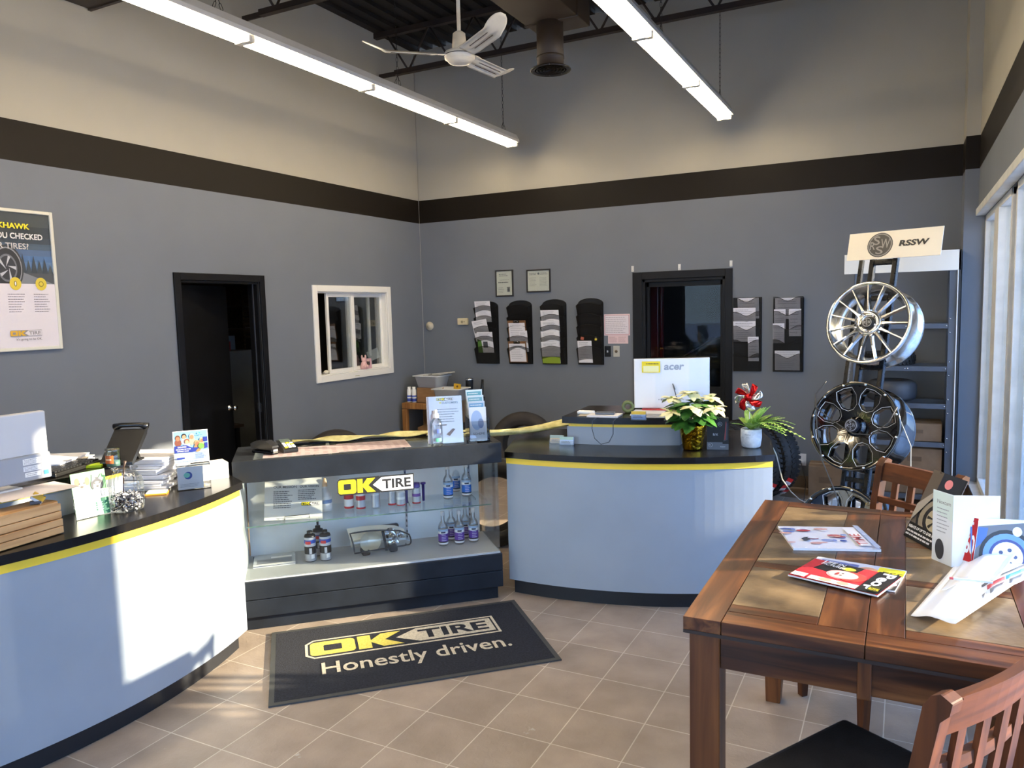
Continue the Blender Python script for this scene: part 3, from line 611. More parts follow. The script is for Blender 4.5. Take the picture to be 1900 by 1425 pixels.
def lathe_obj(name, parts, loc, label, cat, group=None, rz=0.0, rot=None):
    "parts: (part name, profile, material, seg) ; first is the body; more than one makes an Empty with parts"
    if len(parts) == 1:
        b = MB(); b.lathe(parts[0][1], parts[0][2], parts[0][3]); return b.build(name, loc=loc, rz=rz, label=label, cat=cat, group=group)
    t = T(name, label, cat, loc, rz, group, rot)
    for nm, pr, mt, sg in parts: b = MB(); b.lathe(pr, mt, sg); b.build(nm, t)
    return t
def labelband(r, z0, z1, cols, a0=0, a1=2*PI):
    b = MB(); n = len(cols); 
    for i, (f0, f1, c) in enumerate(cols): b.lathe([(r, z0+(z1-z0)*f0), (r, z0+(z1-z0)*f1)], c, 24, a0=a0, a1=a1)
    return b
def slim_bottle(col, name, lab, loc, grp):
    t = T('additive_bottle', lab, 'bottle', loc, CA-PI/2, grp)
    b = MB(); b.lathe([(.001, 0), (.029, 0), (.031, .006), (.031, .115), (.026, .135), (.0125, .155), (.0115, .2)], JGLASS, 24); b.build('bottle', t)
    b = MB(); b.lathe([(.001, .005), (.0285, .005), (.0285, .1)], M('b6a79a', .3), 24); b.lathe([(.0285, .1), (.001, .1)], M('b6a79a', .3), 24); b.build('liquid', t)
    b = labelband(.0316, .012, .108, [(0, .1, WHITE), (.1, .18, M('22242c', .4)), (.18, .68, M(col, .4)), (.68, .85, WHITE), (.85, 1, M('9fb9d6', .4))])
    for k in range(4): b.lathe([(.0319, .035+k*.011), (.0319, .0385+k*.011)], M('c9c4e6', .4), 8, a0=-.5, a1=.5-.15*(k % 2))
    b.lathe([(.0319, .083), (.0319, .093)], M('2b3550', .4), 8, a0=-.6, a1=.3); b.build('label', t)
    b = MB(); b.lathe([(.013, .19), (.013, .215), (.001, .2155)], M('c9c9cc', .35), 16); b.build('cap', t); return t
blue = [(832, 925), (866, 920), (846, 912)]
for i, (px, py) in enumerate(blue):
    u, v = CU(px, py, .588)
    slim_bottle('1d6fd0', 'blue', ['front left blue label bottle at the right end of the glass shelf', 'front right blue label bottle at the right end of the glass shelf', 'rear blue label bottle at the right end of the glass shelf'][i], CW(u, v, .5885), 'blue label bottles')
purple = [(823, 1011, 'left of the front three'), (853, 1008, 'middle of the front three'), (879, 1004, 'right of the front three'), (838, 1001, 'left one behind the front row'), (864, 997, 'right one behind the front row')]
for px, py, l in purple:
    u, v = CU(px, py, .303); slim_bottle('5a2a9a', 'purple', 'purple label bottle on the case floor, '+l, CW(u, v, .3035), 'purple label bottles')
for px, py, l in ((577, 1040, 'left'), (605, 1038, 'right'), (592, 1029, 'rear')):
    u, v = CU(px, py, .303); t = T('oil_can', 'black and silver printed can on the case floor, %s one of three' % l, 'can', CW(u, v, .3035), CA-PI/2, 'black printed cans')
    b = MB(); b.lathe([(.001, 0), (.0325, 0), (.034, .004), (.034, .15), (.03, .162), (.015, .168)], M('24262b', .3, .4), 28); b.build('can', t)
    b = labelband(.0344, .005, .148, [(0, .3, M('b9bcc2', .35, .6)), (.3, .62, M('1b1c20', .4)), (.62, .75, M('c3c6cc', .4)), (.75, .9, M('2b51b0', .4)), (.9, 1, M('b9bcc2', .4))])
    b.lathe([(.0347, .108), (.0347, .126)], M('d23a3a', .4), 10, a0=-.9, a1=.1); b.lathe([(.0347, .05), (.0347, .085)], M('d5d7da', .4), 10, a0=-.2, a1=.25); b.lathe([(.0347, .02), (.0347, .045)], WHITE, 10, a0=.1, a1=.7); b.build('label', t)
    b = MB(); b.lathe([(.016, .165), (.016, .183), (.001, .184)], BLACK, 18); b.build('cap', t)
u, v = CU(605, 947, .588)
t = T('additive_bottle', 'white bottle with a narrow neck beside the mission card', 'bottle', CW(u, v, .5885), CA-PI/2)
b = MB(); b.lathe([(.001, 0), (.034, 0), (.037, .006), (.036, .1), (.024, .125), (.015, .14), (.0145, .155)], M('dfe1e2', .35), 28); b.build('bottle', t)
b = labelband(.0374, .015, .09, [(0, .45, WHITE), (.45, .75, M('7f9cc9', .4)), (.75, 1, WHITE)]); b.build('label', t); b = MB(); b.lathe([(.016, .15), (.012, .185), (.006, .2), (.001, .2)], M('d8b48c', .4), 16); b.build('cap', t)
def canlet(px, py, h, r, lab, body, bands, cap=None, capn='cap', wide=False):
    u, v = CU(px, py, .588); t = T('additive_can', lab, 'can', CW(u, v, .5885), CA-PI/2)
    b = MB(); b.lathe([(.001, 0), (r, 0), (r, h), (r*.8, h+.01), (r*.45, h+.014)], M(body, .3, .3), 24); b.build('can', t)
    labelband(r+.0004, .004, h-.004, bands).build('label', t)
    if cap: b = MB(); rr = r*.95 if wide else r*.5; b.lathe([(rr, h+.008), (rr, h+.036), (.001, h+.038)], M(cap, .35), 20); b.build(capn, t)
rd, sv, wh = M('c2242c', .4), M('c8cbd0', .3, .5), WHITE
canlet(648, 943, .135, .029, 'red and white can with a red cap, left of the shop decal', 'd9d9da', [(0, .1, rd), (.1, .45, wh), (.45, .7, rd), (.7, 1, wh)], 'b2222c')
canlet(670, 944, .115, .028, 'silver red can partly behind the shop decal', 'd9d9da', [(0, .1, rd), (.1, .5, sv), (.5, .75, rd), (.75, 1, wh)], 'b2222c')
canlet(697, 941, .09, .026, 'small silver can with a red straw beside it', 'c8cbd0', [(0, .08, sv), (.08, .9, sv), (.9, 1, wh)], 'c8cbd0')
canlet(728, 937, .1, .026, 'silver can below the right end of the shop decal', 'c8cbd0', [(0, .12, rd), (.12, .9, sv), (.9, 1, wh)], 'c8cbd0')
canlet(744, 938, .085, .027, 'printed silver can left of the purple topped can', 'c8cbd0', [(0, .1, rd), (.1, .5, sv), (.5, .7, wh), (.7, 1, sv)], '5c4ba0')
canlet(773, 934, .095, .026, 'silver can with a wide purple cap on the glass shelf', 'c8cbd0', [(0, .1, rd), (.1, .5, sv), (.5, .72, M('7a4ba0', .4)), (.72, 1, sv)], '4a3a90', wide=True)
for px, py, c, l in ((703, 940, 'b5202a', 'red filler spout standing behind the small silver can'), (755, 933, '3d2f8f', 'left purple filler spout on the glass shelf'), (786, 929, '3d2f8f', 'right purple filler spout on the glass shelf')):
    u, v = CU(px, py, .588); b = MB(); b.lathe([(.001, 0), (.008, 0), (.009, .105), (.017, .108), (.017, .118), (.001, .119)], M(c, .35), 14); b.build('filler_spout', loc=CW(u, v, .5885), label=l, cat='spout')
# mission card on its wire stand
a = Art(.33, .27, .004, M('d3d5d2', .45)); a.text('OUR MISSION', .05, .2, .016, M('45474b', .5), off=.02); a.text('OUR VISION', .2, .2, .015, M('45474b', .5), off=.02)
a.lines(.05, .07, .16, .185, 9, M('5a5c60', .6), 5); a.lines(.19, .12, .3, .19, 6, M('5a5c60', .6), 8); logo(a, .21, .085, .1, .02)
u0, v0 = CU(497, 966, .588)
card = a.build('mission_card', loc=CW(u0-.02, v0-.02, .594), rot=(R(-36), R(3), CA), label='white printed card headed OUR MISSION leaning on a wire stand', cat='sign')
b = MB(); b.tube([(.05, -.03, .0), (.05, -.03, .02), (.19, -.03, .02), (.19, -.03, 0), (.19, .06, 0), (.15, .085, .1), (.09, .085, .1), (.05, .06, 0)], .002, BLACK, 6, True); b.build('wire_stand', loc=CW(u0+.045, v0+.0, .591), rz=CA, label='black wire stand holding the mission card', cat='stand')
# headlight
u, v = CU(690, 1030, .303)
t = T('headlight', 'used car headlight lying on the case floor', 'headlight', CW(u-.13, v+.02, .3035), CA+R(6))
def hl(u_, v_):
    x_ = u_*.36; top = .155-.02*(u_-.25)**2*3-.03*max(0, u_-.85)*4; bot = .03+.015*u_; z_ = bot+(top-bot)*v_
    return (x_+.02*(1-v_)-.025*(1-v_)*(u_ > .9), -.05-.035*math.sin(v_*PI)-.02*u_+.06*max(0, v_-.75), z_)
b = MB(); b.grid(hl, 24, 10, glassmat('hazed_lens', (.97, .97, .94), .12, .1)); b.build('lens', t)
b = MB(); b.grid(lambda a_, c_: (hl(a_, c_)[0], .08-.05*math.sin(c_*PI), hl(a_, c_)[2]), 24, 8, M('e6e3d4', .35, .1))
b.lathe([(.001, 0), (.02, .004), (.034, .03), (.036, .035)], CHROME, 20, FR(.25, .02, .115) @ RX(R(90))); b.lathe([(.001, 0), (.02, .004), (.032, .03)], CHROME, 20, FR(.27, .015, .062) @ RX(R(90))); b.lathe([(.001, 0), (.05, .01), (.065, .05)], M('f0ede0', .3, .2), 24, FR(.12, .0, .09) @ RX(R(90))); b.lathe([(.001, 0), (.015, .004), (.022, .02)], CHROME, 20, FR(.315, .01, .1) @ RX(R(90))); b.build('reflector', t)
b = MB(); b.tube([hl(q, 0) for q in [i/12 for i in range(13)]]+[hl(1, q/6) for q in range(1, 7)]+[hl(1-i/12, 1) for i in range(1, 13)]+[hl(0, 1-q/6) for q in range(1, 6)], .005, M('303236', .4), 6, True); b.prism([(.2, .035), (.215, .035), (.195, .158), (.18, .158)], .088, .1, BLACK, RX(R(90))); b.build('bezel', t)
b = MB(); b.box(.03, .33, .082, .12, .04, .14, M('1c1d20', .5)); b.box(.07, .12, -.04, .05, 0, .035, M('232428', .5)); b.box(.24, .29, -.04, .05, 0, .04, M('232428', .5)); b.build('housing', t, bevel=.01)
# brochures lying in the case
for i, (z, rr, c, l) in enumerate(((0, .02, 'dfe2e6', 'bottom silver brochure of the pile at the left end of the case floor'), (.004, .07, '2f3b63', 'middle blue brochure of the pile at the left end of the case floor'), (.008, .03, 'c3c8cc', 'top grey brochure of the pile at the left end of the case floor'))):
    u, v = CU(468, 1056, .303); a = Art(.24, .2, .0035, M(c, .25)); 
    if i == 2: a.rect(.02, .02, .22, .11, M('7d8084', .3)); a.rect(.1, .12, .22, .15, WHITE); a.rect(0, 0, .24, .02, WHITE)
    a.build('brochure', loc=CW(u+.005, v+.005, .3075+z), rot=(R(-90), 0, CA+rr-.02), label=l, cat='brochure', group='brochures in the display case')

# ---- on top of the case
TZ = .9865
pk = M('b09ea0', .6)
for i, (u0, v0, ln, l) in enumerate(((.14, .03, .42, 'left pink price sheet under the glass of the case top'), (.56, .05, .42, 'right pink price sheet on the case top'))):
    a = Art(ln, .28, .0008, pk); 
    for r_ in range(7):
        for c_ in range(8):
            if random.random() < .8: a.add([(.03+c_*ln*.12, -.0006, .03+r_*.035), (.03+c_*ln*.12+.028, -.0006, .03+r_*.035), (.03+c_*ln*.12+.028, -.0006, .038+r_*.035), (.03+c_*ln*.12, -.0006, .038+r_*.035)], [(0, 1, 2, 3)], M('6b4b4c', .6))
    a.build('price_sheet', loc=CW(u0, v0, .984), rot=(R(-90), 0, CA), label=l, cat='paper', group='pink price sheets')
t = T('stapler', 'black stapler on the left end of the case top', 'stapler', CW(.15, .17, TZ), CA+R(-48)); t.scale = (1.15, 1.3, 1.5)
b = MB(); b.box(-.08, .08, -.018, .018, 0, .012, BLACKG); b.build('base', t, bevel=.006)
b = MB(); b.prism([(-.08, .02), (.075, .018), (.08, .035), (.03, .052), (-.04, .05), (-.085, .036)], -.018, .018, M('17181d', .25), RX(R(90))); b.build('arm', t, bevel=.008)
b = MB(); b.box(.06, .078, -.012, .012, .012, .02, CHROME); b.build('staple_mouth', t)
t = T('payment_terminal', 'black card terminal with grey keys beside the stapler', 'card terminal', CW(.27, .22, TZ), CA-R(75)); t.scale = (1.1, 1.1, 1.15)
b = MB(); b.prism([(-.085, 0), (.085, 0), (.085, .018), (.02, .032), (-.085, .045)], -.038, .038, M('15161a', .3), RX(R(90))); b.build('body', t, bevel=.006)
b = MB()
for i in range(4):
    for j in range(3): b.bc(.07-i*.02, -.02+j*.02, .028+i*.0038, .013, .015, .006, M('c9cace', .4) if (i+j) % 4 else YEL)
b.build('keypad', t); b = MB(); b.bc(-.045, 0, .0405, .045, .055, .004, M('4f5a55', .15), RY(R(7)) @ FR(0, 0, 0)); b.build('screen', t)
b = MB(); b.tube([(0, 0, 0), (.09, .03, .0), (.2, -.01, 0), (.32, .03, 0)], .002, BLACK, 6); b.build('terminal_cable', loc=CW(.1, .30, TZ+.003), rz=CA, label='thin black cable trailing from the card terminal', cat='cable')
# pink notice in an acrylic stand, sanitizer, brochure holder
u, v = CU(800, 829, TZ)
t = T('sign_holder', 'clear acrylic stand holding a pink printed notice on the case top', 'sign', CW(1.085, .07, TZ), CA-R(5))
b = MB(); b.box(0, .215, 0, .002, 0, .285, PLASTIC_CLEAR, RX(R(-9))); b.box(0, .215, .006, .008, 0, .285, PLASTIC_CLEAR, RX(R(-9))); b.box(0, .215, 0, .09, 0, .003, PLASTIC_CLEAR); b.build('acrylic_stand', t)
a = Art(.21, .28, .002, M('ead9dc', .6)); a.text('CUSTOMERS', .09, .235, .013, INK, off=.02); a.lines(.06, .12, .19, .21, 6, M('5c4b4e', .6), 21, .3); a.rect(.075, .237, .088, .247, YEL); logo(a, .06, .255, .1, .016)
a.poly([(.11, .05), (.15, .085), (.165, .08), (.13, .04)], M('6c6468', .6)); a.poly([(.07, .05), (.078, .05), (.078, .09), (.07, .09)], M('b59fa3', .6)); a.lines(.06, .1, .12, .115, 1, M('5c4b4e', .6), 4)
a.build('notice', t, loc=(.0025, .003, .003), rot=(R(-9), 0, 0), label='pink sheet with typed lines')
t = T('sanitizer_bottle', 'clear hand sanitizer bottle in front of the pink notice', 'bottle', CW(1.125, .0, TZ), CA-PI/2)
b = MB(); b.lathe([(.001, 0), (.034, 0), (.037, .01), (.037, .125), (.033, .145), (.017, .165), (.015, .172)], glassmat('sanitizer_plastic', (.95, .96, .97), .1, .1), 24); b.build('bottle', t)
b = MB(); b.lathe([(.001, .004), (.034, .004), (.034, .12), (.001, .12)], glassmat('gel', (.93, .95, .96), .03), 20); b.build('gel', t)
b = MB(); b.lathe([(.017, .168), (.017, .19), (.008, .195), (.008, .215), (.001, .216)], M('e4e4e4', .3), 18); b.build('flip_cap', t)
b = MB(); b.lathe([(.0374, .03), (.0374, .05)], M('5fae8f', .4), 10, a0=-.3, a1=.7); b.build('label', t, label='green band low on the bottle'); b = MB(); b.lathe([(.0375, .08), (.0375, .105)], M('4c60a4', .4), 10, a0=-.1, a1=.6); b.build('label', t, label='blue mark on the bottle')
t = T('brochure_holder', 'clear tiered brochure rack standing at the right end of the case top', 'brochure holder', CW(1.335, .05, TZ), CA-R(4))
b = MB(); b.box(0, .125, 0, .17, 0, .003, PLASTIC_CLEAR)
for i in range(4): b.box(0, .125, .03+i*.04, .032+i*.04, .0+i*.035, .12+i*.035, PLASTIC_CLEAR, RX(0)); 
b.box(0, .002, 0, .17, 0, .14, PLASTIC_CLEAR); b.box(.123, .125, 0, .17, 0, .14, PLASTIC_CLEAR); b.box(0, .125, .168, .17, 0, .24, PLASTIC_CLEAR); b.build('rack', t)
for i, (c, c2, l) in enumerate((('e9ecef', 'a9c0e0', 'front white leaflet with a pale blue car picture in the clear rack'), ('cfd9e3', '6fa3c9', 'second leaflet from the front in the clear rack'), ('dfe9ec', '7fb7c4', 'third leaflet with a turquoise heading in the clear rack'), ('dceaee', '6fb0bd', 'rearmost leaflet with a turquoise heading in the clear rack'))):
    a = Art(.105, .2, .004, M(c, .4))
    if i == 0: a.disc(.045, .12, .035, M(c2, .5), .06); a.text('SCHEME', .02, .03, .014, M('4b4c50', .5)); a.disc(.07, .1, .018, M('8296bd', .5), .03)
    else: a.rect(.008, .15, .097, .188, M(c2, .5)); a.lines(.015, .155, .09, .183, 2, WHITE, 7+i, .35)
    q = Matrix.Rotation(CA-R(4), 3, 'Z') @ Vector((.01, .035+i*.04, 0)); p = CW(1.335, .05, TZ)
    a.build('leaflet', loc=(p[0]+q.x, p[1]+q.y, TZ+.004+i*.032), rot=(R(-7), 0, CA-R(4)), label=l, cat='leaflet', group='leaflets in the clear rack')

# ================================================================ THINGS ON THE LEFT COUNTER
WT, TT = .9125, 1.0885
def at2(px, py, z): p = PZ(px, py, z); return (p.x, p.y, z)
# all-in-one computer seen from behind
p = PZ(102, 884, 1.12); GM2 = M('c6c8cc', .4, .1)
t = T('desktop_computer', 'silver grey computer monitor seen from behind on the left counter', 'computer', (p.x-.03, p.y, TT), R(92))
b = MB(); b.box(-.54, .0, 0, .035, .03, .315, GM2); b.build('body', t, bevel=.006)
b = MB(); b.box(-.54, .0, -.012, .004, .03, .14, M('9da1a8', .35, .3)); b.build('lower_cover', t, bevel=.006)
a = Art(.1, .1, .0005, WHITE, slab=False)
a.rect(.0, .035, .075, .06, WHITE); a.rect(0, .008, .075, .028, M('e3e6ea', .5)); a.rect(.005, -.016, .07, .002, WHITE); a.lines(.004, .037, .07, .058, 4, GRY, 11, .3); a.lines(.004, .01, .07, .026, 3, GRY, 12, .3); a.lines(.01, -.014, .06, 0, 2, GRY, 13, .3); a.rect(-.0, 0, 0.0001, .0001, WHITE)
a.rect(.085, -.018, .105, .0, M('3aa0e0', .4))
a.build('spec_stickers', t, loc=(-.12, -.0125, .065))
b = MB(); b.box(-.42, -.12, .0, .16, 0, .01, GM2); b.box(-.3, -.24, .03, .06, .008, .12, GM2); b.build('stand', t, bevel=.004)
b = MB(); b.tube([(0, 0, 0), (.03, .02, .001), (.2, .03, .001)], .0, PAPER) if False else None
a = Art(.3, .21, .001, M('d8cfd0', .6)); a.build('paper_sheet', loc=at2(100, 893, TT+.002), rot=(R(-90), 0, R(-95)), label='paper sheet lying under the silver monitor', cat='paper')
# phone
p = PZ(235, 866, TT)
t = T('desk_phone', 'black office desk phone on its angled stand', 'phone', (-3.36, 2.39, TT), R(118)); t.scale = (.85, .85, .8)
b = MB(); b.prism([(-.1, .0), (-.085, .0), (.1, .155), (.11, .185), (.09, .19), (-.1, .02)], -.09, .09, M('131417', .3), RX(R(90))); b.build('body', t, bevel=.006)
b = MB(); b.box(-.09, .09, -.07, .07, 0, .012, BLACK); b.prism([(.05, .0), (.075, 0), (.02, .1), (.0, .09)], -.06, -.045, BLACK, RX(R(90))); b.prism([(.05, .0), (.075, 0), (.02, .1), (.0, .09)], .045, .06, BLACK, RX(R(90))); b.build('stand', t, bevel=.003)
b = MB(); b.tube([(.105, -.095, .2), (.1, -.05, .212), (.1, .05, .212), (.105, .095, .2)], .02, M('101114', .25), 10, rr=[.024, .015, .015, .024]); b.build('handset', t)
b = MB(); b.box(.02, .08, -.03, .05, .11, .112, M('c9ccd0', .5), RY(R(-40)) @ FR(.0, 0, -.03)); b.build('rating_label', t)
b = MB(); b.tube([(.02, .0, .05), (.06, .05, .03), (.07, -.04, .02), (.12, -.02, .003), (.2, .05, .003)], .003, BLACK, 6); b.build('cord', t)
def stack(name, loc, w_, d_, n, rz, lab, cols=('e6e7ea',), grp=None, dz=.004, jit=.02):
    "a heap of papers as one thing"
    b = MB(); z = 0; rd = random.Random(int(loc[0]*1000))
    for i in range(n):
        q = RZ(rd.uniform(-.07, .07)) @ FR(rd.uniform(-jit, jit), rd.uniform(-jit, jit), 0); b.box(-w_/2, w_/2, -d_/2, d_/2, z, z+dz*.8, M(cols[i % len(cols)], .6), q); z += dz
    return b.build(name, loc=loc, rz=rz, label=lab, cat='papers', group=grp)
stack('paper_stack', (-3.63, 2.22, TT+.001), .28, .22, 5, R(-60), 'stack of white and manila papers left of the black phone', ('d9dbe6', 'd9dbe6', 'e2d6c4'), dz=.007)
stack('paper_stack', (-3.50, 2.62, WT+.001), .29, .3, 12, R(25), 'tall uneven stack of white papers behind the sponsor sign', ('e4e5ea', 'dcdde6'), dz=.014)
t = T('keyboard', 'black keyboard beside the silver monitor', 'keyboard', (-3.44, 2.12, TT), R(-70))
b = MB(); b.box(-.2, .12, -.07, .07, 0, .018, BLACK); b.build('body', t, bevel=.004); b = MB()
for i in range(15):
    for j in range(5): b.bc(-.185+i*.02, -.052+j*.024, .021, .016, .019, .008, M('1b1c1f', .4))
b.build('keys', t)
b = MB(); b.box(-.045, .045, -.035, .035, 0, .012, M('b7d415', .5)); b.build('sticky_pad', loc=at2(172, 866, TT+.0), rz=R(40), label='lime green sticky note pad at the edge of the raised counter', cat='note pad', bevel=.001)
t = T('candle_jar', 'short glass candle jar with an orange label', 'candle', at2(211, 866, TT), R(-60))
b = MB(); b.lathe([(.001, .002), (.03, .002), (.032, .008), (.032, .075), (.031, .076)], JGLASS, 24); b.build('glass_jar', t); b = MB(); b.lathe([(.001, .004), (.029, .004), (.029, .03), (.001, .03)], M('4f6e68', .5), 20); b.build('wax', t); b = MB(); b.lathe([(.0325, .02), (.0325, .058)], M('b9602c', .5), 12, a0=-1.1, a1=.5); b.lathe([(.0327, .035), (.0327, .042)], M('e7c7a4', .5), 8, a0=-.8, a1=.2); b.build('label', t)
b = MB(); b.lathe([(.033, .076), (.033, .088), (.001, .089)], glassmat('jar_lid', (.7, .72, .74), .3), 20); b.build('lid', t)
# puppy card
a = Art(.15, .2, .002, M('4f8c5c', .5)); a.rect(0, 0, .15, .07, M('3f8a6c', .5)); a.rect(0, .07, .09, .0701, WHITE)
a.disc(.045, .148, .03, M('a8907c', .6), .034); a.disc(.025, .16, .01, M('7c5c44', .6), .018); a.disc(.068, .158, .01, M('7c5c44', .6), .018); a.disc(.043, .137, .007, M('3a3434', .6), .005); a.disc(.034, .152, .003, INK); a.disc(.054, .152, .003, INK)
a.disc(.108, .138, .028, M('2c303c', .6), .031); a.poly([(.085, .15), (.09, .185), (.105, .162)], M('5c6270', .6)); a.poly([(.115, .162), (.13, .183), (.132, .148)], M('5c6270', .6)); a.disc(.108, .13, .018, M('8f9298', .6), .02); a.disc(.108, .128, .006, INK, .004); a.disc(.098, .142, .003, INK); a.disc(.118, .142, .003, INK)
a.poly([(0, .0), (.088, .0), (.088, .03), (.06, .05), (0, .075)], M('e9f2ec', .5)); a.poly([(.0, .07), (.15, .075), (.15, .112), (.1, .118), (0, .11)], WHITE); a.text('SMILE', .078, .082, .026, M('8d9298', .5), w=.064, off=.01); a.lines(.01, .072, .07, .08, 1, GRY, 31)
a.lines(.095, .02, .14, .06, 4, M('4f9a80', .5), 33)
p = PZ(142, 966, WT); a.build('greeting_card', loc=(p.x, p.y, WT+.002), rot=(R(-8), 0, R(83)), label='green card with two puppies standing on the counter beside the wooden crate', cat='card')
# ribbed glass jar with treats
t = T('glass_jar', 'ribbed open glass jar on the left counter', 'jar', (-3.15, 2.235, WT), 0)
b = MB(); b.lathe([(.05, .004), (.066, .006), (.074, .02), (.074, .12), (.068, .15), (.052, .168), (.047, .176)], JGLASS, 96, rib=.02, ribn=24); b.lathe([(.047, .176), (.047, .187), (.055, .19), (.056, .196), (.05, .198)], JGLASS, 40); b.lathe([(.001, .002), (.066, .002), (.07, .006)], JGLASS, 40); b.build('jar', t)
b = MB(); rd = random.Random(4); sil = M('e6e6ec', .2, .7); drk = M('3b3b45', .3, .5)
for i in range(420):
    a_ = rd.random()*2*PI; rr = .064*math.sqrt(rd.random()); z_ = .008+.068*rd.random(); b.bc(0, 0, 0, .012, .007, .0035, rd.choice([sil, sil, drk, M('8f8f9a', .15, 1)]), FR(rr*math.cos(a_), rr*math.sin(a_), z_) @ Matrix.Rotation(rd.random()*6, 4, Vector((rd.random(), rd.random(), rd.random()+.01)).normalized()))
b.build('wrapped_candy', loc=(-3.15, 2.235, WT+.002), kind='stuff', label='silver wrapped sweets half filling the ribbed glass jar', cat='sweets')
b = MB(); b.tube([(-.02, 0, 0), (-.005, 0, .12), (.004, .003, .15)], .004, M('3a2a22', .5), 8, rr=[.003, .003, .008]); b.build('spoon', loc=(-3.15, 2.235, WT+.075), label='dark spoon sticking up out of the ribbed glass jar', cat='spoon')
# wooden crate
WDL = woodmat('pine_wood', 'b98a58', 'd3a773', 'e0ba88', 1, .55, .6)
t = T('wooden_crate', 'pale pine slatted box on the left counter', 'crate', (-3.055, 1.877, WT), R(4.5))
for i in range(4):
    b = MB(); o_ = .0 if i < 2 else .002*i; b.box(-.018-o_, 0-o_, -.5, 0, .003+i*.031, .031+i*.031, WDL); b.box(-.13, -.018-o_, -.018, -.0-o_, .003+i*.031, .031+i*.031, WDL); b.build('slat', t, bevel=.002)
b = MB(); b.prism([(-.13, -.5), (0-.006, -.5), (-.006, -.012), (-.03, .0), (-.13, .0)], .124, .134, WDL); b.build('top_board', t, bevel=.002); b = MB(); b.box(-.13, -.02, -.5, -.02, .0, .12, M('6b4a2c', .7)); b.build('inner_box', t)
t = T('card_box', 'small tilted box with a yellow and white face on the pine crate', 'box', (-3.10, 1.80, WT+.15), R(60))
b = MB(); b.bc(0, 0, .012, .045, .03, .028, M('d9d9dc', .4), RY(R(38))); b.bc(.0, .0, .0155, .046, .02, .022, M('d0a22c', .4), RY(R(38)) @ FR(0, -.006, .004)); b.build('box', t, bevel=.001); b = MB(); b.bc(0, 0, -.006, .04, .034, .012, M('4a4c52', .4)); b.build('base', t, bevel=.002)
# donation box with sign
t = T('donation_box', 'clear acrylic donation box with a blue and white family sign above it', 'donation box', (-3.235, 2.575, WT), R(52))
b = MB(); b.box(0, .16, 0, .003, 0, .125, PLASTIC_CLEAR); b.box(0, .16, .1, .103, 0, .28, PLASTIC_CLEAR); b.box(0, .003, 0, .1, 0, .125, PLASTIC_CLEAR); b.box(.157, .16, 0, .1, 0, .125, PLASTIC_CLEAR); b.box(0, .16, 0, .1, 0, .003, PLASTIC_CLEAR); b.box(0, .16, 0, .1, .122, .125, PLASTIC_CLEAR); b.build('acrylic_box', t)
a = Art(.12, .115, .001, M('f2f4f6', .5)); a.disc(.05, .07, .019, M('4a62c0', .5)); a.disc(.044, .072, .015, M('8fe0c8', .5), .013); a.lines(.01, .01, .11, .03, 3, M('b9bcc4', .5), 41); a.build('insert_card', t, loc=(.005, .005, .004))
for i in range(12): b = MB(); b.lathe([(.001, 0), (.011, 0), (.011, .002), (.001, .002)], M(['b9bcc4', 'c8b48c', 'd7d9dd'][i % 3], .3, .6), 14, FR(.02+.0105*i, .035+.025*(i % 3), .0035)); b.build('coin', t)
a = Art(.165, .165, .003, M('cfe6f4', .45)); a.rect(0, 0, .165, .165, WHITE); a.rrect(.003, .003, .162, .162, .006, M('6fa3c4', .5)); a.rect(.003, .003, .162, .062, M('9fb4c9', .5)); SK = ['8f5f45', 'a87a5c', '9a6c50', 'b08a70', '8a5a40']; BL = M('1c2c80', .5)
for i, (hx, hz, r_, hc) in enumerate(((.022, .127, .013, '5a3420'), (.052, .135, .012, '1a1618'), (.088, .132, .013, '8c8a90'), (.064, .108, .012, '7c4a30'), (.112, .095, .014, '8f7c58'), (.135, .11, .011, 'caa27c'))):
    a.disc(hx, hz-.022, r_*1.25, M(['6c3a2a', '9aa0ac', '98917c', '8f98ac', '8a6c45', '9a8a70'][i], .6), .02); a.disc(hx, hz+.003, r_, M(hc, .6), r_*1.15); a.disc(hx, hz-.001, r_*.72, M(SK[i % 5], .6), r_*.85)
a.poly([(.003, .055), (.1, .055), (.118, .075), (.085, .078), (.06, .092), (.003, .09)], BL); a.rect(.14, .105, .162, .128, BL); a.rect(.146, .07, .162, .098, BL)
a.text('DONATE', .02, .08, .007, WHITE, off=.01); a.text('AND SO MANY GO TO BED', .01, .069, .006, WHITE, w=.07); a.text('WITHOUT FOOD', .015, .059, .006, WHITE, w=.055); a.disc(.13, .083, .014, M('5f9a3c', .5)); a.rrect(.012, .022, .05, .031, .004, BL); a.lines(.1, .02, .155, .052, 5, M('5563a8', .5), 44); a.lines(.01, .007, .155, .014, 1, M('7c86b8', .5), 45); a.disc(.125, .15, .004, M('3c8f9a', .5)); a.lines(.11, .136, .148, .143, 1, M('4f6a8a', .5), 46)
a.build('family_sign', t, loc=(-.003, .06, .128), rot=(R(-6), 0, 0), label='blue and white printed sign with children')
b = MB(); b.box(-.09, .09, -.06, .06, 0, .085, M('eeeeee', .5)); b.box(-.088, .088, -.061, -.06, .05, .052, M('b9bcc0', .5)); b.build('envelope_box', loc=(-3.335, 2.86, WT), rz=R(62), bevel=.003, label='white box of envelopes at the far end of the left counter', cat='box')
stack('envelope_stack', (-3.42, 2.72, WT+.001), .2, .1, 5, R(60), 'dark and white envelopes lying behind the clear donation box', ('3a3b3f', 'd7d9dc', '4b4c50'), dz=.012)
b = MB(); b.box(-.05, .05, -.04, .04, 0, .006, M('e2a13a', .5)); b.box(-.045, .045, -.035, .035, .006, .012, M('e9e4da', .5)); b.build('note_pad', loc=(-3.30, 2.51, WT), rz=R(40), label='small orange edged note pad beside the clear donation box', cat='note pad')
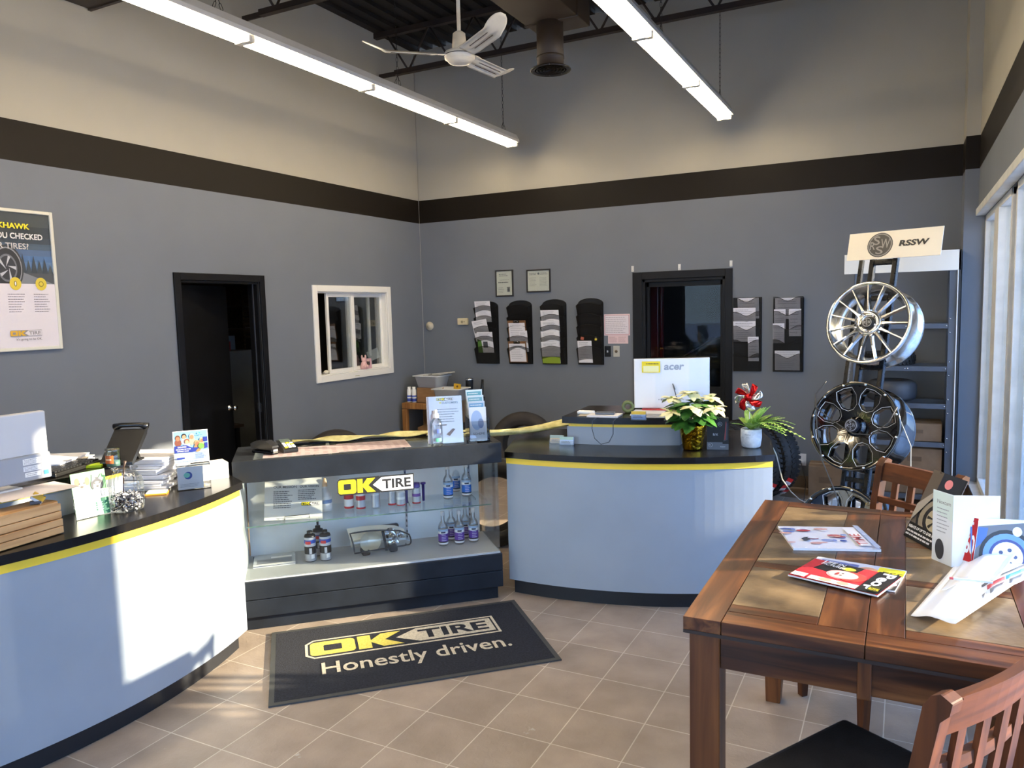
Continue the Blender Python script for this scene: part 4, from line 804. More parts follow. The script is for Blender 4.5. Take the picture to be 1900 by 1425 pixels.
t = T('tape_dispenser', 'small clear tape dispenser behind the orange edged note pad', 'tape dispenser', (-3.40, 2.56, WT), R(50)); b = MB(); b.lathe([(.018, -.009), (.03, -.009), (.03, .009), (.018, .009), (.018, -.009)], M('c9b98c', .4), 24, FR(0, 0, .032) @ RX(R(90))); b.build('tape_roll', t); b = MB(); b.box(-.05, .06, -.014, .014, 0, .01, M('c9ccd0', .3)); b.build('base', t, bevel=.003)
b = MB(); b.box(-.13, .13, -.1, .1, 0, .035, M('d6d0c8', .6)); b.box(-.03, .0, -.101, -.1, .012, .024, GRY); b.build('cardboard_carton', loc=(-3.50, 2.66, WT+.0) if False else (-3.66, 2.80, WT), rz=R(55), bevel=.002, label='flat pale carton behind the paper stack at the far end of the left counter', cat='box')

# ================================================================ THINGS ON THE MIDDLE COUNTER
# card holders
def card_holder(loc, rz, lab, c, grp='business card holders'):
    t = T('business_card_holder', lab, 'card holder', loc, rz, grp)
    b = MB(); b.box(-.047, .047, -.02, .02, 0, .003, PLASTIC_CLEAR); b.box(-.047, .047, -.02, -.017, 0, .03, PLASTIC_CLEAR); b.box(-.047, .047, .014, .017, 0, .05, PLASTIC_CLEAR); b.build('holder', t)
    a = Art(.088, .05, .02, M(c[0], .5)); a.rect(0, .03, .088, .05, M(c[1], .5)); a.lines(.01, .008, .07, .026, 2, M('5c6a80', .5), 9); a.build('cards', t, loc=(-.044, -.013, .004), rot=(R(-12), 0, 0))
    return t
card_holder((-1.986, 4.46, WT), R(12), 'card holder with beige cards at the left end of the middle counter', ('d8c4a2', '9fb0a6'))
card_holder((-1.90, 4.42, WT), R(10), 'card holder with pale blue cards touching the raised part of the middle counter', ('b9cdea', 'a8c8bc'))
p = PZ(1185, 779, TT); card_holder((p.x, p.y, TT), R(12), 'card holder with blue and yellow cards on the raised part of the middle counter', ('8fb0e6', 'd2b03a'))
t = T('monitor', 'monitor seen from behind with a yellow note on its white back', 'monitor', (-1.345, 4.86, TT), R(22)); t.scale = (.89, 1, .96)
MW = M('eceef0', .35)
b = MB(); b.prism([(-.27, .0), (.27, .0), (.27, .03), (.12, .055), (-.12, .055), (-.27, .03)], .035, .365, MW, RZ(PI)); b.build('housing', t, bevel=.006)
b = MB(); b.box(-.275, .275, .0, .006, .03, .37, BLACK); b.build('screen_bezel', t, bevel=.002)
b = MB(); b.box(-.13, .13, -.12, .08, 0, .01, BLACK); b.box(-.04, .04, -.052, -.03, .01, .14, M('c9ccd0', .4)); b.build('stand', t, bevel=.004)
a = Art(.13, .075, .001, YEL); a.rect(.01, .005, .12, .045, M('f4f0b4', .5)); a.lines(.03, .052, .125, .066, 1, M('5c5730', .5), 3); a.build('yellow_note', t, loc=(-.215, -.047, .275), rot=(0, 0, R(-9.5)))
a = Art(.1, .1, .001, MW, slab=False); a.text('acer', 0, 0, .035, M('9fa2a6', .3, .6), w=.14, off=.03, shear=.15); a.build('maker_logo', t, loc=(-.06, -.0562, .29))
b = MB(); b.tube([(.02, -.057, .16), (.0, -.075, .2), (.03, -.07, .1), (.05, -.08, .03), (.1, -.05, .012)], .004, M('6b6d70', .5), 6); b.build('monitor_cable', t)
a = Art(.1, .02, .001, MW, slab=False); a.text('+ 001 Mar', 0, 0, .014, INK, off=.01); a.build('handwriting', t, loc=(-.1, -.0562, .085))
stack('paper_tray', (-1.69, 4.55, TT), .2, .14, 2, R(10), 'white paper with a dark grey panel lying on the raised counter', ('e2e0e4', 'e2e0e4'), dz=.006)
b = MB(); b.box(-.06, .06, -.035, .035, 0, .012, M('5b626c', .4)); b.build('pad', loc=(-1.69, 4.56, TT+.013), rz=R(12), bevel=.002, label='dark grey pad lying on the white paper of the raised counter', cat='pad')
b = MB(); b.box(-.06, .05, -.025, .025, 0, .02, WHITE); b.build('receipt_roll', loc=(-1.84, 4.62, TT), rz=R(5), bevel=.006, label='rolled white paper at the left end of the raised counter', cat='paper')
a = Art(.11, .08, .001, M('b7ab98', .6)); a.build('paper_slip', loc=(-1.85, 4.50, TT+.0015), rot=(R(-90), 0, R(15)), label='tan paper slip at the left front corner of the raised counter', cat='paper')
t = T('tape_gun', 'green and clear tape gun lying on the raised counter', 'tape gun', (-1.60, 4.74, TT), R(20)); b = MB(); b.lathe([(.02, -.02), (.04, -.02), (.04, .02), (.02, .02), (.02, -.02)], M('6f7a4a', .4), 24, FR(0, 0, .04) @ RX(R(90))); b.build('tape_roll', t); b = MB(); b.box(.03, .14, -.01, .01, .03, .045, M('c9ce9a', .4), RY(R(-10))); b.box(.12, .18, -.012, .012, .045, .06, BLACK, RY(R(-10))); b.build('handle', t, bevel=.003)
a = Art(.2, .12, .008, M('c0393a', .5)); a.build('red_folder', loc=(-1.50, 4.72, TT+.03), rot=(R(-90), 0, R(12)), label='red folder on the raised counter in front of the monitor', cat='folder')
stack('paper_stack', (-1.36, 4.68, TT), .34, .2, 3, R(14), 'spread of white papers in front of the monitor under the red folder', ('d9d8da', 'cfcfd2'), dz=.008)
b = MB(); b.tube([(-1.71, 4.455, TT+.003), (-1.715, 4.40, TT-.01), (-1.717, 4.393, 1.03), (-1.70, 4.392, .97), (-1.66, 4.395, .935), (-1.61, 4.402, .95), (-1.585, 4.41, 1.0), (-1.582, 4.405, TT-.01), (-1.58, 4.46, TT+.003)], .0022, M('26303c', .5), 6); b.build('cable_loop', loc=(0, 0, 0), label='thin dark cable hanging in a loop down the raised counter front', cat='cable')
# poinsettia
def leafmesh(b, base, ang, elev, L_, W_, mat, lob=0.0, droop=.3):
    d = Vector((math.cos(ang)*math.cos(elev), math.sin(ang)*math.cos(elev), math.sin(elev))); s_ = Vector((-math.sin(ang), math.cos(ang), 0)); up = d.cross(s_)*-1
    def fn(u, v):
        ww = W_*math.sin(PI*min(1, u*.95+.05))**.8*(1+lob*abs(math.sin(u*PI*2.6))) if u < .99 else 0.0
        q = (v-.5)*2
        return Vector(base)+d*(L_*u)+s_*(q*ww)+Vector((0, 0, -droop*L_*u*u))+up*(-.15*ww*(1-abs(q)))
    b.grid(fn, 8, 2, mat)
GF = noisy('gold_foil', 'a8780a', 'e8c23a', 26, .22, .8, 1.0, bscale=40)
p = PZ(1282, 836, WT); t = T('poinsettia', 'cream poinsettia in a gold foil pot on the middle counter', 'plant', (p.x, p.y+.04, WT))
b = MB(); b.lathe([(.001, 0), (.052, 0), (.056, .01), (.078, .14), (.085, .155), (.08, .155), (.07, .13)], GF, 48, rib=.03, ribn=13); b.build('foil_pot', t)
DG = noisy('poinsettia_leaf', '2a5220', '4a8230', 30, .4); CRM = noisy('cream_bract', 'd9d69a', 'eeeabf', 20, .5)
rd = random.Random(11); b = MB()
for i in range(96):
    a_ = rd.random()*2*PI; h_ = rd.uniform(.165, .29); leafmesh(b, (.05*math.cos(a_), .05*math.sin(a_), h_), a_+rd.uniform(-.4, .4), rd.uniform(-.3, .4), rd.uniform(.09, .13), rd.uniform(.026, .038), DG, .25, .3)
for i in range(9): a_ = i*.7; b.tube([(0, 0, .1), (.05*math.cos(a_), .05*math.sin(a_), .26)], .003, DG, 5)
b.build('leaves', t)
b = MB()
for (cx_, cy_, cz_) in ((0, -.02, .34), (-.12, -.03, .31), (.11, 0, .32), (.04, -.12, .27), (-.04, .1, .33), (.15, -.08, .27), (-.1, -.11, .24)):
    for k in range(11): a_ = k*2*PI/11+rd.random()*.5; leafmesh(b, (cx_, cy_, cz_), a_, rd.uniform(-.25, .5), rd.uniform(.06, .1), rd.uniform(.016, .026), CRM, .3, .35)
    b.ball((cx_, cy_, cz_+.005), .008, M('8fa040', .5), 8)
b.build('bracts', t)
# product box
t = T('product_box', 'black printed product box with a grey base strip between the two plants', 'box', (-1.045, 4.555, WT), R(14))
b = MB(); b.box(0, .125, 0, .06, 0, .19, M('121315', .65)); b.build('carton', t, bevel=.001)
a = Art(.125, .19, .001, M('151618', .35), slab=False); a.rect(0, 0, .125, .035, M('5a5e66', .4)); a.rect(.0, .0, .09, .045, M('5a5e66', .4)); a.disc(.075, .155, .013, M('9ea2a8', .4)); a.disc(.075, .155, .0115, M('151618', .35)); a.text('RS', .068, .15, .009, M('9ea2a8', .4)); a.disc(.02, .028, .012, M('c4c8cc', .4)); a.disc(.02, .028, .0105, M('3b3e44', .4)); a.text('RS', .014, .024, .008, M('c4c8cc', .4)); a.text('B/X', .035, .085, .014, M('b9bcc2', .4)); a.text('RSSW', .078, .014, .008, M('c4c8cc', .4)); a.poly([(.095, .05), (.118, .06), (.118, .16), (.11, .16)], M('3a3c42', .3)); a.poly([(.1, .06), (.106, .06), (.112, .17), (.108, .17)], M('8a3230', .4)); a.build('print', t, loc=(0, -.0005, 0))
# fern with pinwheel
p = PZ(1392, 831, WT); t = T('potted_fern', 'trailing green fern in a white textured pot', 'plant', (p.x+.0, p.y+.03, WT))
b = MB(); b.lathe([(.001, 0), (.045, 0), (.055, .008), (.062, .06), (.061, .11), (.056, .115), (.054, .105)], noisy('white_ceramic', 'c9ccd2', 'eceef0', 18, .4, .4), 40); b.lathe([(.001, .1), (.054, .1)], M('3a2c20', .8), 20); b.build('pot', t)
a = Art(.04, .04, .0005, GRY, slab=False); a.text('Mother', 0, .02, .008, M('7f848c', .5)); a.text('est.', .008, .004, .006, M('7f848c', .5)); a.build('pot_lettering', t, loc=(-.025, -.0635, .06))
FG = noisy('fern_green', '86b03a', 'c3de78', 24, .5); b = MB(); rd = random.Random(5)
for i in range(24):
    if i < 7: a_ = R(-25)+rd.uniform(-.5, .6); L_ = rd.uniform(.2, .3); el = rd.uniform(.5, .9); dr = .2
    elif i < 9: a_ = R(160)+i*.4; L_ = .17; el = 1.15; dr = .02
    else: a_ = rd.random()*6.28; L_ = rd.uniform(.12, .19); el = rd.uniform(.7, 1.25); dr = .09
    pts = []
    for k in range(15):
        u = k/14; rr = L_*(u*math.cos(el)+.25*u*u); pts.append(Vector((rr*math.cos(a_), rr*math.sin(a_), .105+L_*u*math.sin(el)-dr*u*u*(L_/.36)*1.1)))
    b.tube(pts, .0016, FG, 5)
    for k in range(1, 15):
        d = (pts[k]-pts[k-1]).normalized(); s_ = d.cross(Vector((0, 0, 1))).normalized()
        for sg in (-1, 1):
            q = pts[k]; l_ = .026*math.sin(PI*(k+2)/19); b.add([q, q+s_*sg*l_*.6+d*l_*.5+Vector((0, 0, .004)), q+s_*sg*l_+d*.004, q+s_*sg*l_*.5-d*l_*.45], [(0, 1, 2, 3)], FG)
b.build('fronds', t)
t = T('pinwheel', 'red and white foil pinwheel stuck in the fern pot', 'pinwheel', (p.x-.01, p.y+.03, WT+.1), R(-10))
b = MB(); b.cyl((0, 0, 0), (-.0, 0, .205), .003, M('e9e9e9', .3), 8); b.build('stick', t)
RF = M('c8161c', .12, .7); WF = M('e6e6ea', .12, .8)
for k in range(8):
    b = MB(); A = k*PI/4
    def pf(u, v, A=A): r_ = .012+.075*u; q = A+(v-.5)*1.15*(1-u*.6)+.3*u; return (r_*math.cos(q), -.02-.018*math.sin(PI*u)*(1-v), .205+r_*math.sin(q))
    b.grid(pf, 8, 5, RF if k % 2 else WF); b.build('vane', t, solid=.0006, label='red foil vane' if k % 2 else 'white foil vane')
b = MB(); b.lathe([(.001, .0), (.02, .004), (.022, .012), (.001, .014)], RF, 16, FR(0, -.02, .205) @ RX(R(90))); b.build('hub', t)

# ================================================================ ON THE BACK WALL
BW = YB-.0005
def frame(x0, z1, x1, z0, lab, seed, cert):
    t = T('picture_frame', lab, 'frame', (x0, BW, z0)); w_, h_ = x1-x0, z1-z0; FM = M('2a2521', .35)
    b = MB(); f = .014
    for q in ((0, f, 0, h_), (w_-f, w_, 0, h_), (f, w_-f, 0, f), (f, w_-f, h_-f, h_)): b.box(q[0], q[1], -.018, 0, q[2], q[3], FM)
    b.build('frame', t, bevel=.002)
    a = Art(w_-2*f, h_-2*f, .004, M('dcd8ca', .6)); cert(a, w_-2*f, h_-2*f); a.build('certificate', t, loc=(f, -.006, f))
    b = MB(); b.box(f, w_-f, -.013, -.012, f, h_-f, GLASS); b.build('glass_pane', t)
def ce1(a, w_, h_):
    a.lines(.03, h_-.06, w_-.03, h_-.025, 2, GRY, 2, .4); a.text('Certificate of', w_/2, h_*.62, .012, GRY, w=w_*.6, al='c'); a.lines(.02, h_*.5, w_-.02, h_*.57, 1, M('4a4a4a', .6), 5, .5); a.lines(.02, .02, w_*.5, h_*.35, 4, M('8d8b84', .6), 6, .25); a.rect(w_*.68, h_*.14, w_*.84, h_*.3, M('55565a', .6)); a.rect(w_*.66, h_*.31, w_*.86, h_*.34, M('2a2b2e', .6))
def ce2(a, w_, h_):
    a.disc(w_/2, h_*.85, .012, GRY); a.lines(.02, h_*.78, w_*.43, h_*.9, 2, GRY, 8, .4); a.lines(w_*.56, h_*.78, w_-.02, h_*.9, 2, GRY, 9, .4); a.lines(.02, .05, w_*.45, h_*.68, 7, M('8d8b84', .6), 11, .22); a.lines(w_*.55, .05, w_-.02, h_*.68, 7, M('8d8b84', .6), 12, .22)
frame(-4.146, 2.222, -3.921, 1.925, 'upright framed certificate above the second wire pocket from the left', 3, ce1)
frame(-3.755, 2.21, -3.464, 1.96, 'wide framed certificate to the right of the upright one', 4, ce2)
MESH = glassmat('x', (1, 1, 1), 0); MESH.name = 'black_wire_mesh'
def meshmat():
    m, nt, b, L = nodemat('black_wire_mesh'); b.inputs['Base Color'].default_value = (.006, .006, .006, 1); b.inputs['Roughness'].default_value = .4
    tr = N(nt, 'ShaderNodeBsdfTransparent'); g = N(nt, 'ShaderNodeTexCoord'); ck = N(nt, 'ShaderNodeTexBrick'); ck.offset = 0
    for k, v in (('Scale', 1.0), ('Mortar Size', .0004), ('Mortar Smooth', 0), ('Brick Width', .0026), ('Row Height', .0026)): ck.inputs[k].default_value = v
    mp = N(nt, 'ShaderNodeMapping'); mp.inputs['Rotation'].default_value = (R(90), 0, 0); L.new(g.outputs['Object'], mp.inputs[0]); L.new(mp.outputs[0], ck.inputs['Vector'])
    mx = N(nt, 'ShaderNodeMixShader'); L.new(ck.outputs['Fac'], mx.inputs[0]); L.new(tr.outputs[0], mx.inputs[1]); L.new(b.outputs[0], mx.inputs[2]); L.new(mx.outputs[0], nt.nodes['Material Output'].inputs[0]); return m
MESH = meshmat(); WIRE = M('0b0b0c', .35, .3)
def arched_holder(x0, lab):
    w_, h_ = .285, .70
    t = T('wall_file_holder', lab, 'file holder', (x0, BW, 1.165), 0, 'arched black mesh file holders')
    pts = [(0, 0), (w_, 0), (w_, .655)]+[(w_/2+w_/2*math.cos(R(a_)), .655+.055*math.sin(R(a_))) for a_ in range(15, 180, 15)]+[(0, .655)]
    b = MB(); b.add([(p[0], -.004, p[1]) for p in pts], [tuple(range(len(pts)))], MESH); b.add([(p[0], -.003, p[1]) for p in pts], [tuple(range(len(pts)))], M('121213', .5)); b.tube([(p[0], -.004, p[1]) for p in pts], .0028, WIRE, 6, True); b.build('back_panel', t)
    for i in range(5):
        top = .205+.115*i; bot = 0.0 if i == 0 else top-.16; yo = -.035 if i == 0 else -.03
        def pf(u, v): x_ = .005+(w_-.01)*u; zt = top-.03+.03*math.sin(PI*u); return (x_, yo-.055*v, bot+(zt-bot)*v)
        b = MB(); b.grid(pf, 12, 4, MESH); b.tube([pf(k/12, 1) for k in range(13)], .0022, WIRE, 5)
        for xs in (.005, w_-.005): b.add([(xs, -.004, bot), (xs, yo, bot), (xs, yo-.055, top-.03), (xs, -.004, top)], [(0, 1, 2, 3)], MESH)
        b.build('pocket', t)
    return t
def hpaper(x, i, w_, lab, up=.055, c='e4e2e6', rot=0.0, art=None, kindn='paper_sheets', cat='papers', z0=1.165, hh=.24, yb=0.0):
    top = .205+.115*i; a = Art(w_, hh, .004, M(c, .65)); a.lines(w_*.12, hh-.05, w_*.85, hh-.012, 3, M('8d8d94', .6), int(x*100) % 97+i, .28)
    a.lines(w_*.12, .05, w_*.85, hh-.07, 7, M('a9a9b0', .6), int(x*70) % 91+i, .2)
    if art: art(a, w_, hh)
    return a.build(kindn, loc=(x, BW-.045+yb, z0+top-.03+up-hh*.99+.025), rot=(R(9), rot, 0), label=lab, cat=cat)
arched_holder(-4.41, 'arched black mesh file holder nearest the room corner'); arched_holder(-3.985, 'arched black mesh file holder holding two clipboards'); arched_holder(-3.57, 'arched black mesh file holder with four white forms and a green one'); arched_holder(-3.145, 'arched mostly empty black mesh file holder beside the pink notice')
hpaper(-4.39, 4, .2, 'white form in the top pocket of the file holder nearest the corner'); hpaper(-4.40, 2, .19, 'fanned white papers in the middle of the file holder nearest the corner', .06, rot=R(-8)); hpaper(-4.37, 1, .2, 'green and white leaflet low in the file holder nearest the corner', .05, art=lambda a, w_, h_: (a.poly([(0, 0), (.06, 0), (.05, .14), (.0, .16)], M('4f7a2c', .5)), a.rect(.07, .06, .13, .13, M('4a4c50', .6))))
BRN = M('7a5430', .5)
for i, l in ((2, 'upper'), (0, 'lower')):
    t = T('clipboard', 'brown clipboard in the %s pocket of the second file holder' % l, 'clipboard', (-3.965, BW-.052, 1.165+.115*i), rot=(R(9), 0, 0)); b = MB(); b.box(0, .225, 0, .004, .02, .262, BRN); b.build('board', t, bevel=.001)
    a = Art(.2, .205, .002, M('e2dfe2', .6)); a.lines(.02, .03, .18, .19, 8, M('9a9aa0', .6), 51+i, .25); a.build('form', t, loc=(.012, -.003, .03)); b = MB(); b.box(.075, .15, -.012, -.001, .235, .262, M('3a332a', .3, .8)); b.tube([(.085, -.012, .25), (.112, -.018, .268), (.14, -.012, .25)], .003, CHROME, 6); b.build('clip', t, bevel=.002)
hpaper(-3.83, 1, .1, 'small white slip between the two clipboards', .06); 
for i, l in ((3, 'topmost'), (2, 'second from top'), (1, 'third from top'), (0, 'lowest')):
    hpaper(-3.56, i, .215, 'white form in the third file holder, '+l, .05, c='e6e4e8', art=(lambda a, w_, h_: a.rect(0, 0, w_, .075, M('8fa52c', .6))) if i == 0 else None)
hpaper(-3.13, 0, .16, 'white form in the bottom pocket of the holder beside the pink notice', .06)
b = MB(); b.box(0, .022, -.01, 0, 0, .02, M('d8c23a', .4)); b.tube([(.004, -.005, .02), (.004, -.005, .034), (.018, -.005, .034), (.018, -.005, .02)], .002, STEEL, 6); b.build('padlock', loc=(-2.92, BW-.1, 1.43), label='small yellow padlock hooked on the mostly empty file holder', cat='padlock', bevel=.002)
a = Art(.036, .03, .001, M('a5543c', .5)); a.build('sticker', loc=(-3.09, BW-.09, 1.44), rot=(0, R(12), 0), label='small orange red tag on the mostly empty file holder', cat='tag')
def wave_holder(x0, w_, z0, h_, lab):
    t = T('wall_file_holder', lab, 'file holder', (x0, BW, z0), 0, 'flat black mesh file holders with wavy pockets')
    b = MB(); b.box(0, w_, -.006, 0, 0, h_, M('0e0e0f', .5)); b.tube([(0, -.006, 0), (w_, -.006, 0), (w_, -.006, h_), (0, -.006, h_)], .003, WIRE, 6, True); b.build('back_panel', t)
    for i in range(5):
        bot = .0+.135*i; 
        def pf(u, v): zt = bot+.172-.02*(1-math.cos(2*PI*min(1, max(0, (u-.1)/.8))))/1; return (.004+(w_-.008)*u, -.03-.028*v, bot+(zt-bot)*v)
        b = MB(); b.grid(pf, 16, 4, MESH); b.tube([pf(k/16, 1) for k in range(17)], .0022, WIRE, 5); b.tube([(.004, -.006, bot), (.004, -.03, bot), (w_-.004, -.03, bot), (w_-.004, -.006, bot)], .002, WIRE, 5)
        for xs in (.004, w_-.004): b.add([(xs, -.004, bot), (xs, -.03, bot), (xs, -.058, bot+.172), (xs, -.004, bot+.172)], [(0, 1, 2, 3)], MESH)
        b.build('pocket', t)
    return t
wave_holder(-1.505, .265, 1.12, .715, 'flat black mesh file holder touching the back door frame'); wave_holder(-1.13, .272, 1.12, .70, 'flat black mesh file holder farthest right on the back wall')
def wp(x, i, w_, lab, up=.02, hh=.2, c='e2e0e8'):
    a = Art(w_, hh, .004, M(c, .65)); a.lines(w_*.1, hh-.06, w_*.9, hh-.012, 3, M('8d8d94', .6), int(abs(x)*100) % 97+i, .28); a.lines(w_*.1, .02, w_*.9, hh-.08, 5, M('a9a9b0', .6), int(abs(x)*77) % 97+i, .2)
    a.build('paper_sheets', loc=(x, BW-.022, 1.12+.135*i+.172+up-hh), rot=(R(7), 0, 0), label=lab, cat='papers')
wp(-1.46, 4, .2, 'white form in the top wavy pocket beside the back door', .0); wp(-1.5, 3, .21, 'white form in the second wavy pocket beside the back door', .055 if 0 else .04); wp(-1.5, 2, .21, 'white form in the third wavy pocket beside the back door', .045); wp(-1.36, 1, .1, 'narrow white slip low in the holder beside the back door', .03, .24)
wp(-1.11, 4, .225, 'white form at the top of the holder farthest right', -.01); wp(-1.12, 3, .105, 'left narrow form in the second pocket of the holder farthest right', .02, .19); wp(-.985, 3, .11, 'right narrow form in the second pocket of the holder farthest right', .02, .26); wp(-1.13, 2, .105, 'narrow form in the middle pocket of the holder farthest right', .02, .19); wp(-1.11, 0, .225, 'wide grey paper in the bottom pocket of the holder farthest right', .03, .19, 'c9c8cc')
a = Art(.285, .225, .002, M('e3c9cd', .6)); a.rect(.008, .01, .277, .215, M('a9646c', .6)); a.rect(.012, .014, .273, .211, M('ded6dc', .6)); a.lines(.02, .02, .265, .2, 9, M('97929c', .6), 61, .25); a.build('notice', loc=(-2.852, BW-.003, 1.476), label='pink bordered notice taped beside the back door', cat='notice')
a = Art(.222, .085, .002, M('e0c4c8', .6)); a.lines(.01, .01, .105, .075, 5, M('a58a90', .6), 62, .3); a.lines(.115, .01, .21, .075, 5, M('a58a90', .6), 63, .3); a.build('notice', loc=(-2.81, BW-.0025, 1.39), label='small pink notice below the bordered one', cat='notice')
t = T('light_switch', 'black light switch plate below the pink notice', 'switch', (-2.849, BW, 1.25)); b = MB(); b.box(0, .068, -.006, 0, 0, .115, BLACKG); b.build('plate', t, bevel=.002); b = MB(); b.box(.027, .041, -.014, -.006, .045, .068, M('cfcfcf', .4), ); b.build('toggle', t, bevel=.002)
t = T('dimmer_switch', 'pale switch plate with a round knob next to the back door', 'switch', (-2.752, BW, 1.25)); b = MB(); b.box(0, .07, -.006, 0, 0, .116, M('b9b6ac', .4)); b.build('plate', t, bevel=.002); b = MB(); b.lathe([(.015, 0), (.015, .008), (.01, .022), (.001, .023)], M('6a5a48', .3, .6), 20, FR(.034, -.006, .058) @ RX(R(90))); b.build('knob', t)
t = T('thermostat', 'beige thermostat box on the back wall', 'thermostat', (-4.655, BW, 1.613)); b = MB(); b.box(0, .135, -.03, 0, 0, .078, M('cbbf9e', .45)); b.build('body', t, bevel=.005); b = MB(); b.box(.05, .075, -.032, -.03, .02, .05, M('8f866c', .4)); b.box(.09, .095, -.036, -.03, .03, .045, M('4a4436', .4)); b.build('window', t)
t = T('motion_sensor', 'round beige wall sensor near the room corner', 'sensor', (-5.055, BW, 1.605)); b = MB(); b.lathe([(.05, 0), (.052, .01), (.045, .022), (.03, .026), (.028, .034), (.001, .036)], M('c9bfa8', .4), 28, RX(R(90))); b.build('body', t); b = MB(); b.lathe([(.02, .034), (.014, .045), (.001, .047)], M('b4aa92', .3), 20, RX(R(90))); b.build('dial', t)
for px_, pz_, l in ((-2.53, 2.135, 'left'), (-2.04, 2.13, 'middle'), (-1.53, 2.14, 'right')):
    b = MB(); b.box(-.013, .013, -.008, 0, 0, .06, M('dcdcd8', .3)); b.tube([(0, -.008, .012), (0, -.02, .005), (0, -.022, .02)], .004, M('dcdcd8', .3), 6); b.build('wall_hook', loc=(px_, BW, pz_), bevel=.003, label='white adhesive hook above the back door frame, '+l+' of three', cat='hook')
# poster on the left wall
t = T('framed_poster', 'white framed tire advertisement on the left wall', 'poster', (XL+.0005, 2.645, 1.59), R(90)); PW, PH = .612, .918; FM = M('d4d2c4', .35)
b = MB(); f = .022
for q in ((0, f, 0, PH), (PW-f, PW, 0, PH), (f, PW-f, 0, f), (f, PW-f, PH-f, PH)): b.box(q[0], q[1], -.02, 0, q[2], q[3], FM)
b.build('frame', t, bevel=.004)
a = Art(PW-2*f, PH-2*f, .004, M('d9d3da', .55)); w_, h_ = PW-2*f, PH-2*f; hz = .415
def ptsky(a):
    n = 6
    for i in range(n): a.rect(0, h_*.55+i*(h_*.27)/n, w_, h_*.55+(i+1)*(h_*.27)/n+.001, M(['8ba6c9', '7f9cc6', '6f8fbf', '7286ab', '6b7888', '5a6068'][i], .5))
a.rect(0, hz, w_, h_, M('54585d', .5)); ptsky(a)
rd = random.Random(3); tr_ = M('3d444a', .6); pts = [(0, hz+.06)]
for i in range(16):
    x_ = w_*i/16; hh = rd.uniform(.05, .13); a.poly([(x_-.012, hz+.03), (x_+.045, hz+.03), (x_+.017, hz+.07+hh)], M('414a50' if i % 2 else '39424a', .6))
a.rect(0, hz, w_, hz+.07, M('4a4f55', .6)); a.poly([(.3, hz), (w_, hz), (w_*.62, hz+.08)], M('7d8188', .6))
for rr_, c_ in ((.165, '3b3d40'), (.15, '8d9094'), (.14, '2b2d30'), (.1, '6b6e74'), (.085, '33353a')): a.disc(.27, hz+.1, rr_*.62, M(c_, .5), rr_*.9)
for k in range(5): q = k*2*PI/5; a.poly([(.27+.01*math.cos(q+1.4), hz+.1+.014*math.sin(q+1.4)), (.27+.055*math.cos(q-.15), hz+.1+.08*math.sin(q-.15)), (.27+.055*math.cos(q+.15), hz+.1+.08*math.sin(q+.15))], M('b9bcc2', .4))
a.rect(0, 0, w_, hz, M('dcd6dc', .55))
a.text('BLACKHAWK', w_*.76, h_-.105, .036, YEL, w=.33, al='r', off=.03); a.text('HAVE YOU CHECKED', w_*.9, h_-.17, .038, M('e9e6e2', .5), w=.45, al='r', off=.02); a.text('YOUR TIRES?', w_*.73, h_-.235, .038, M('cfcac6', .5), w=.31, al='r', off=.01)
for cx_ in (.11, .31, .475):
    a.disc(cx_, hz, .037, M('d8c13a', .5), .042); a.disc(cx_, hz, .017 if cx_ > .4 else .009, M('8a7c30', .5), .019); a.disc(cx_, hz, .012 if cx_ > .4 else .004, M('d8c13a', .5) if cx_ > .4 else WHITE, .013)
    a.lines(cx_-.055, hz-.19, cx_+.055, hz-.06, 8, M('8d868e', .6), int(cx_*100), .25)
logo(a, .25, .075, .2, .036, Y=M('d8a92c', .5), K=M('8d8a8c', .5), arrow=M('dcd6dc', .55), tcol=M('8d8a8c', .5)); a.text("It's going to be OK.", .45, .042, .02, M('5c585c', .6), al='r')
a.build('print', t, loc=(f, -.006, f)); b = MB(); b.box(f, PW-f, -.0105, -.01, f, PH-f, GLASS); b.build('glass_pane', t)

# ================================================================ BACK LEFT CORNER
OAK = woodmat('oak_stand', '7a4f28', '9a6a3a', 'b5844c', 2, .45, .8)
sx0, sy0 = -5.10, 7.12; SH = .75
t = T('wooden_stand', 'honey coloured wooden frame stand in the back left corner', 'stand', (sx0, sy0, 0))
for lx in (0, .46):
    for ly in (0, .42): b = MB(); b.box(lx, lx+.06, ly, ly+.06, 0, SH-.07, OAK); b.build('leg', t, bevel=.01)
b = MB(); b.box(0, .52, 0, .06, SH-.07, SH, OAK); b.box(0, .52, .42, .48, SH-.07, SH, OAK); b.box(0, .06, .06, .42, SH-.07, SH, OAK); b.box(.46, .52, .06, .42, SH-.07, SH, OAK); b.build('top_frame', t, bevel=.01); b = MB(); b.box(.06, .46, .06, .42, SH-.015, SH-.003, M('5a3f26', .6)); b.build('top_board', t)
b = MB(); b.box(.06, .46, .06, .42, .3, .32, OAK); b.build('shelf', t)
CB = noisy('cardboard', '8f6a44', 'a57c52', 6, .8, stretch=(1, 1, 5)); CB2 = noisy('cardboard_dull', '6d5a46', '7f6a54', 6, .8)
b = MB(); b.prism([(0, 0), (.36, 0), (.35, .26), (0, .12)], -.01, .01, CB, RX(R(90))); b.build('cardboard_sheet', loc=(sx0+.08, sy0+.2, .3205), label='cardboard piece standing inside the wooden stand', cat='cardboard')
b = MB(); b.box(0, .3, 0, .22, 0, .165, CB); b.box(.0, .3, .105, .115, .165, .167, M('b79a6c', .5)); b.build('cardboard_box', loc=(sx0+.15, sy0+.1, SH+.001), rz=R(-8), bevel=.002, label='brown cardboard box under the upper white bin', cat='box')
WBN = M('d3d6d8', .35)
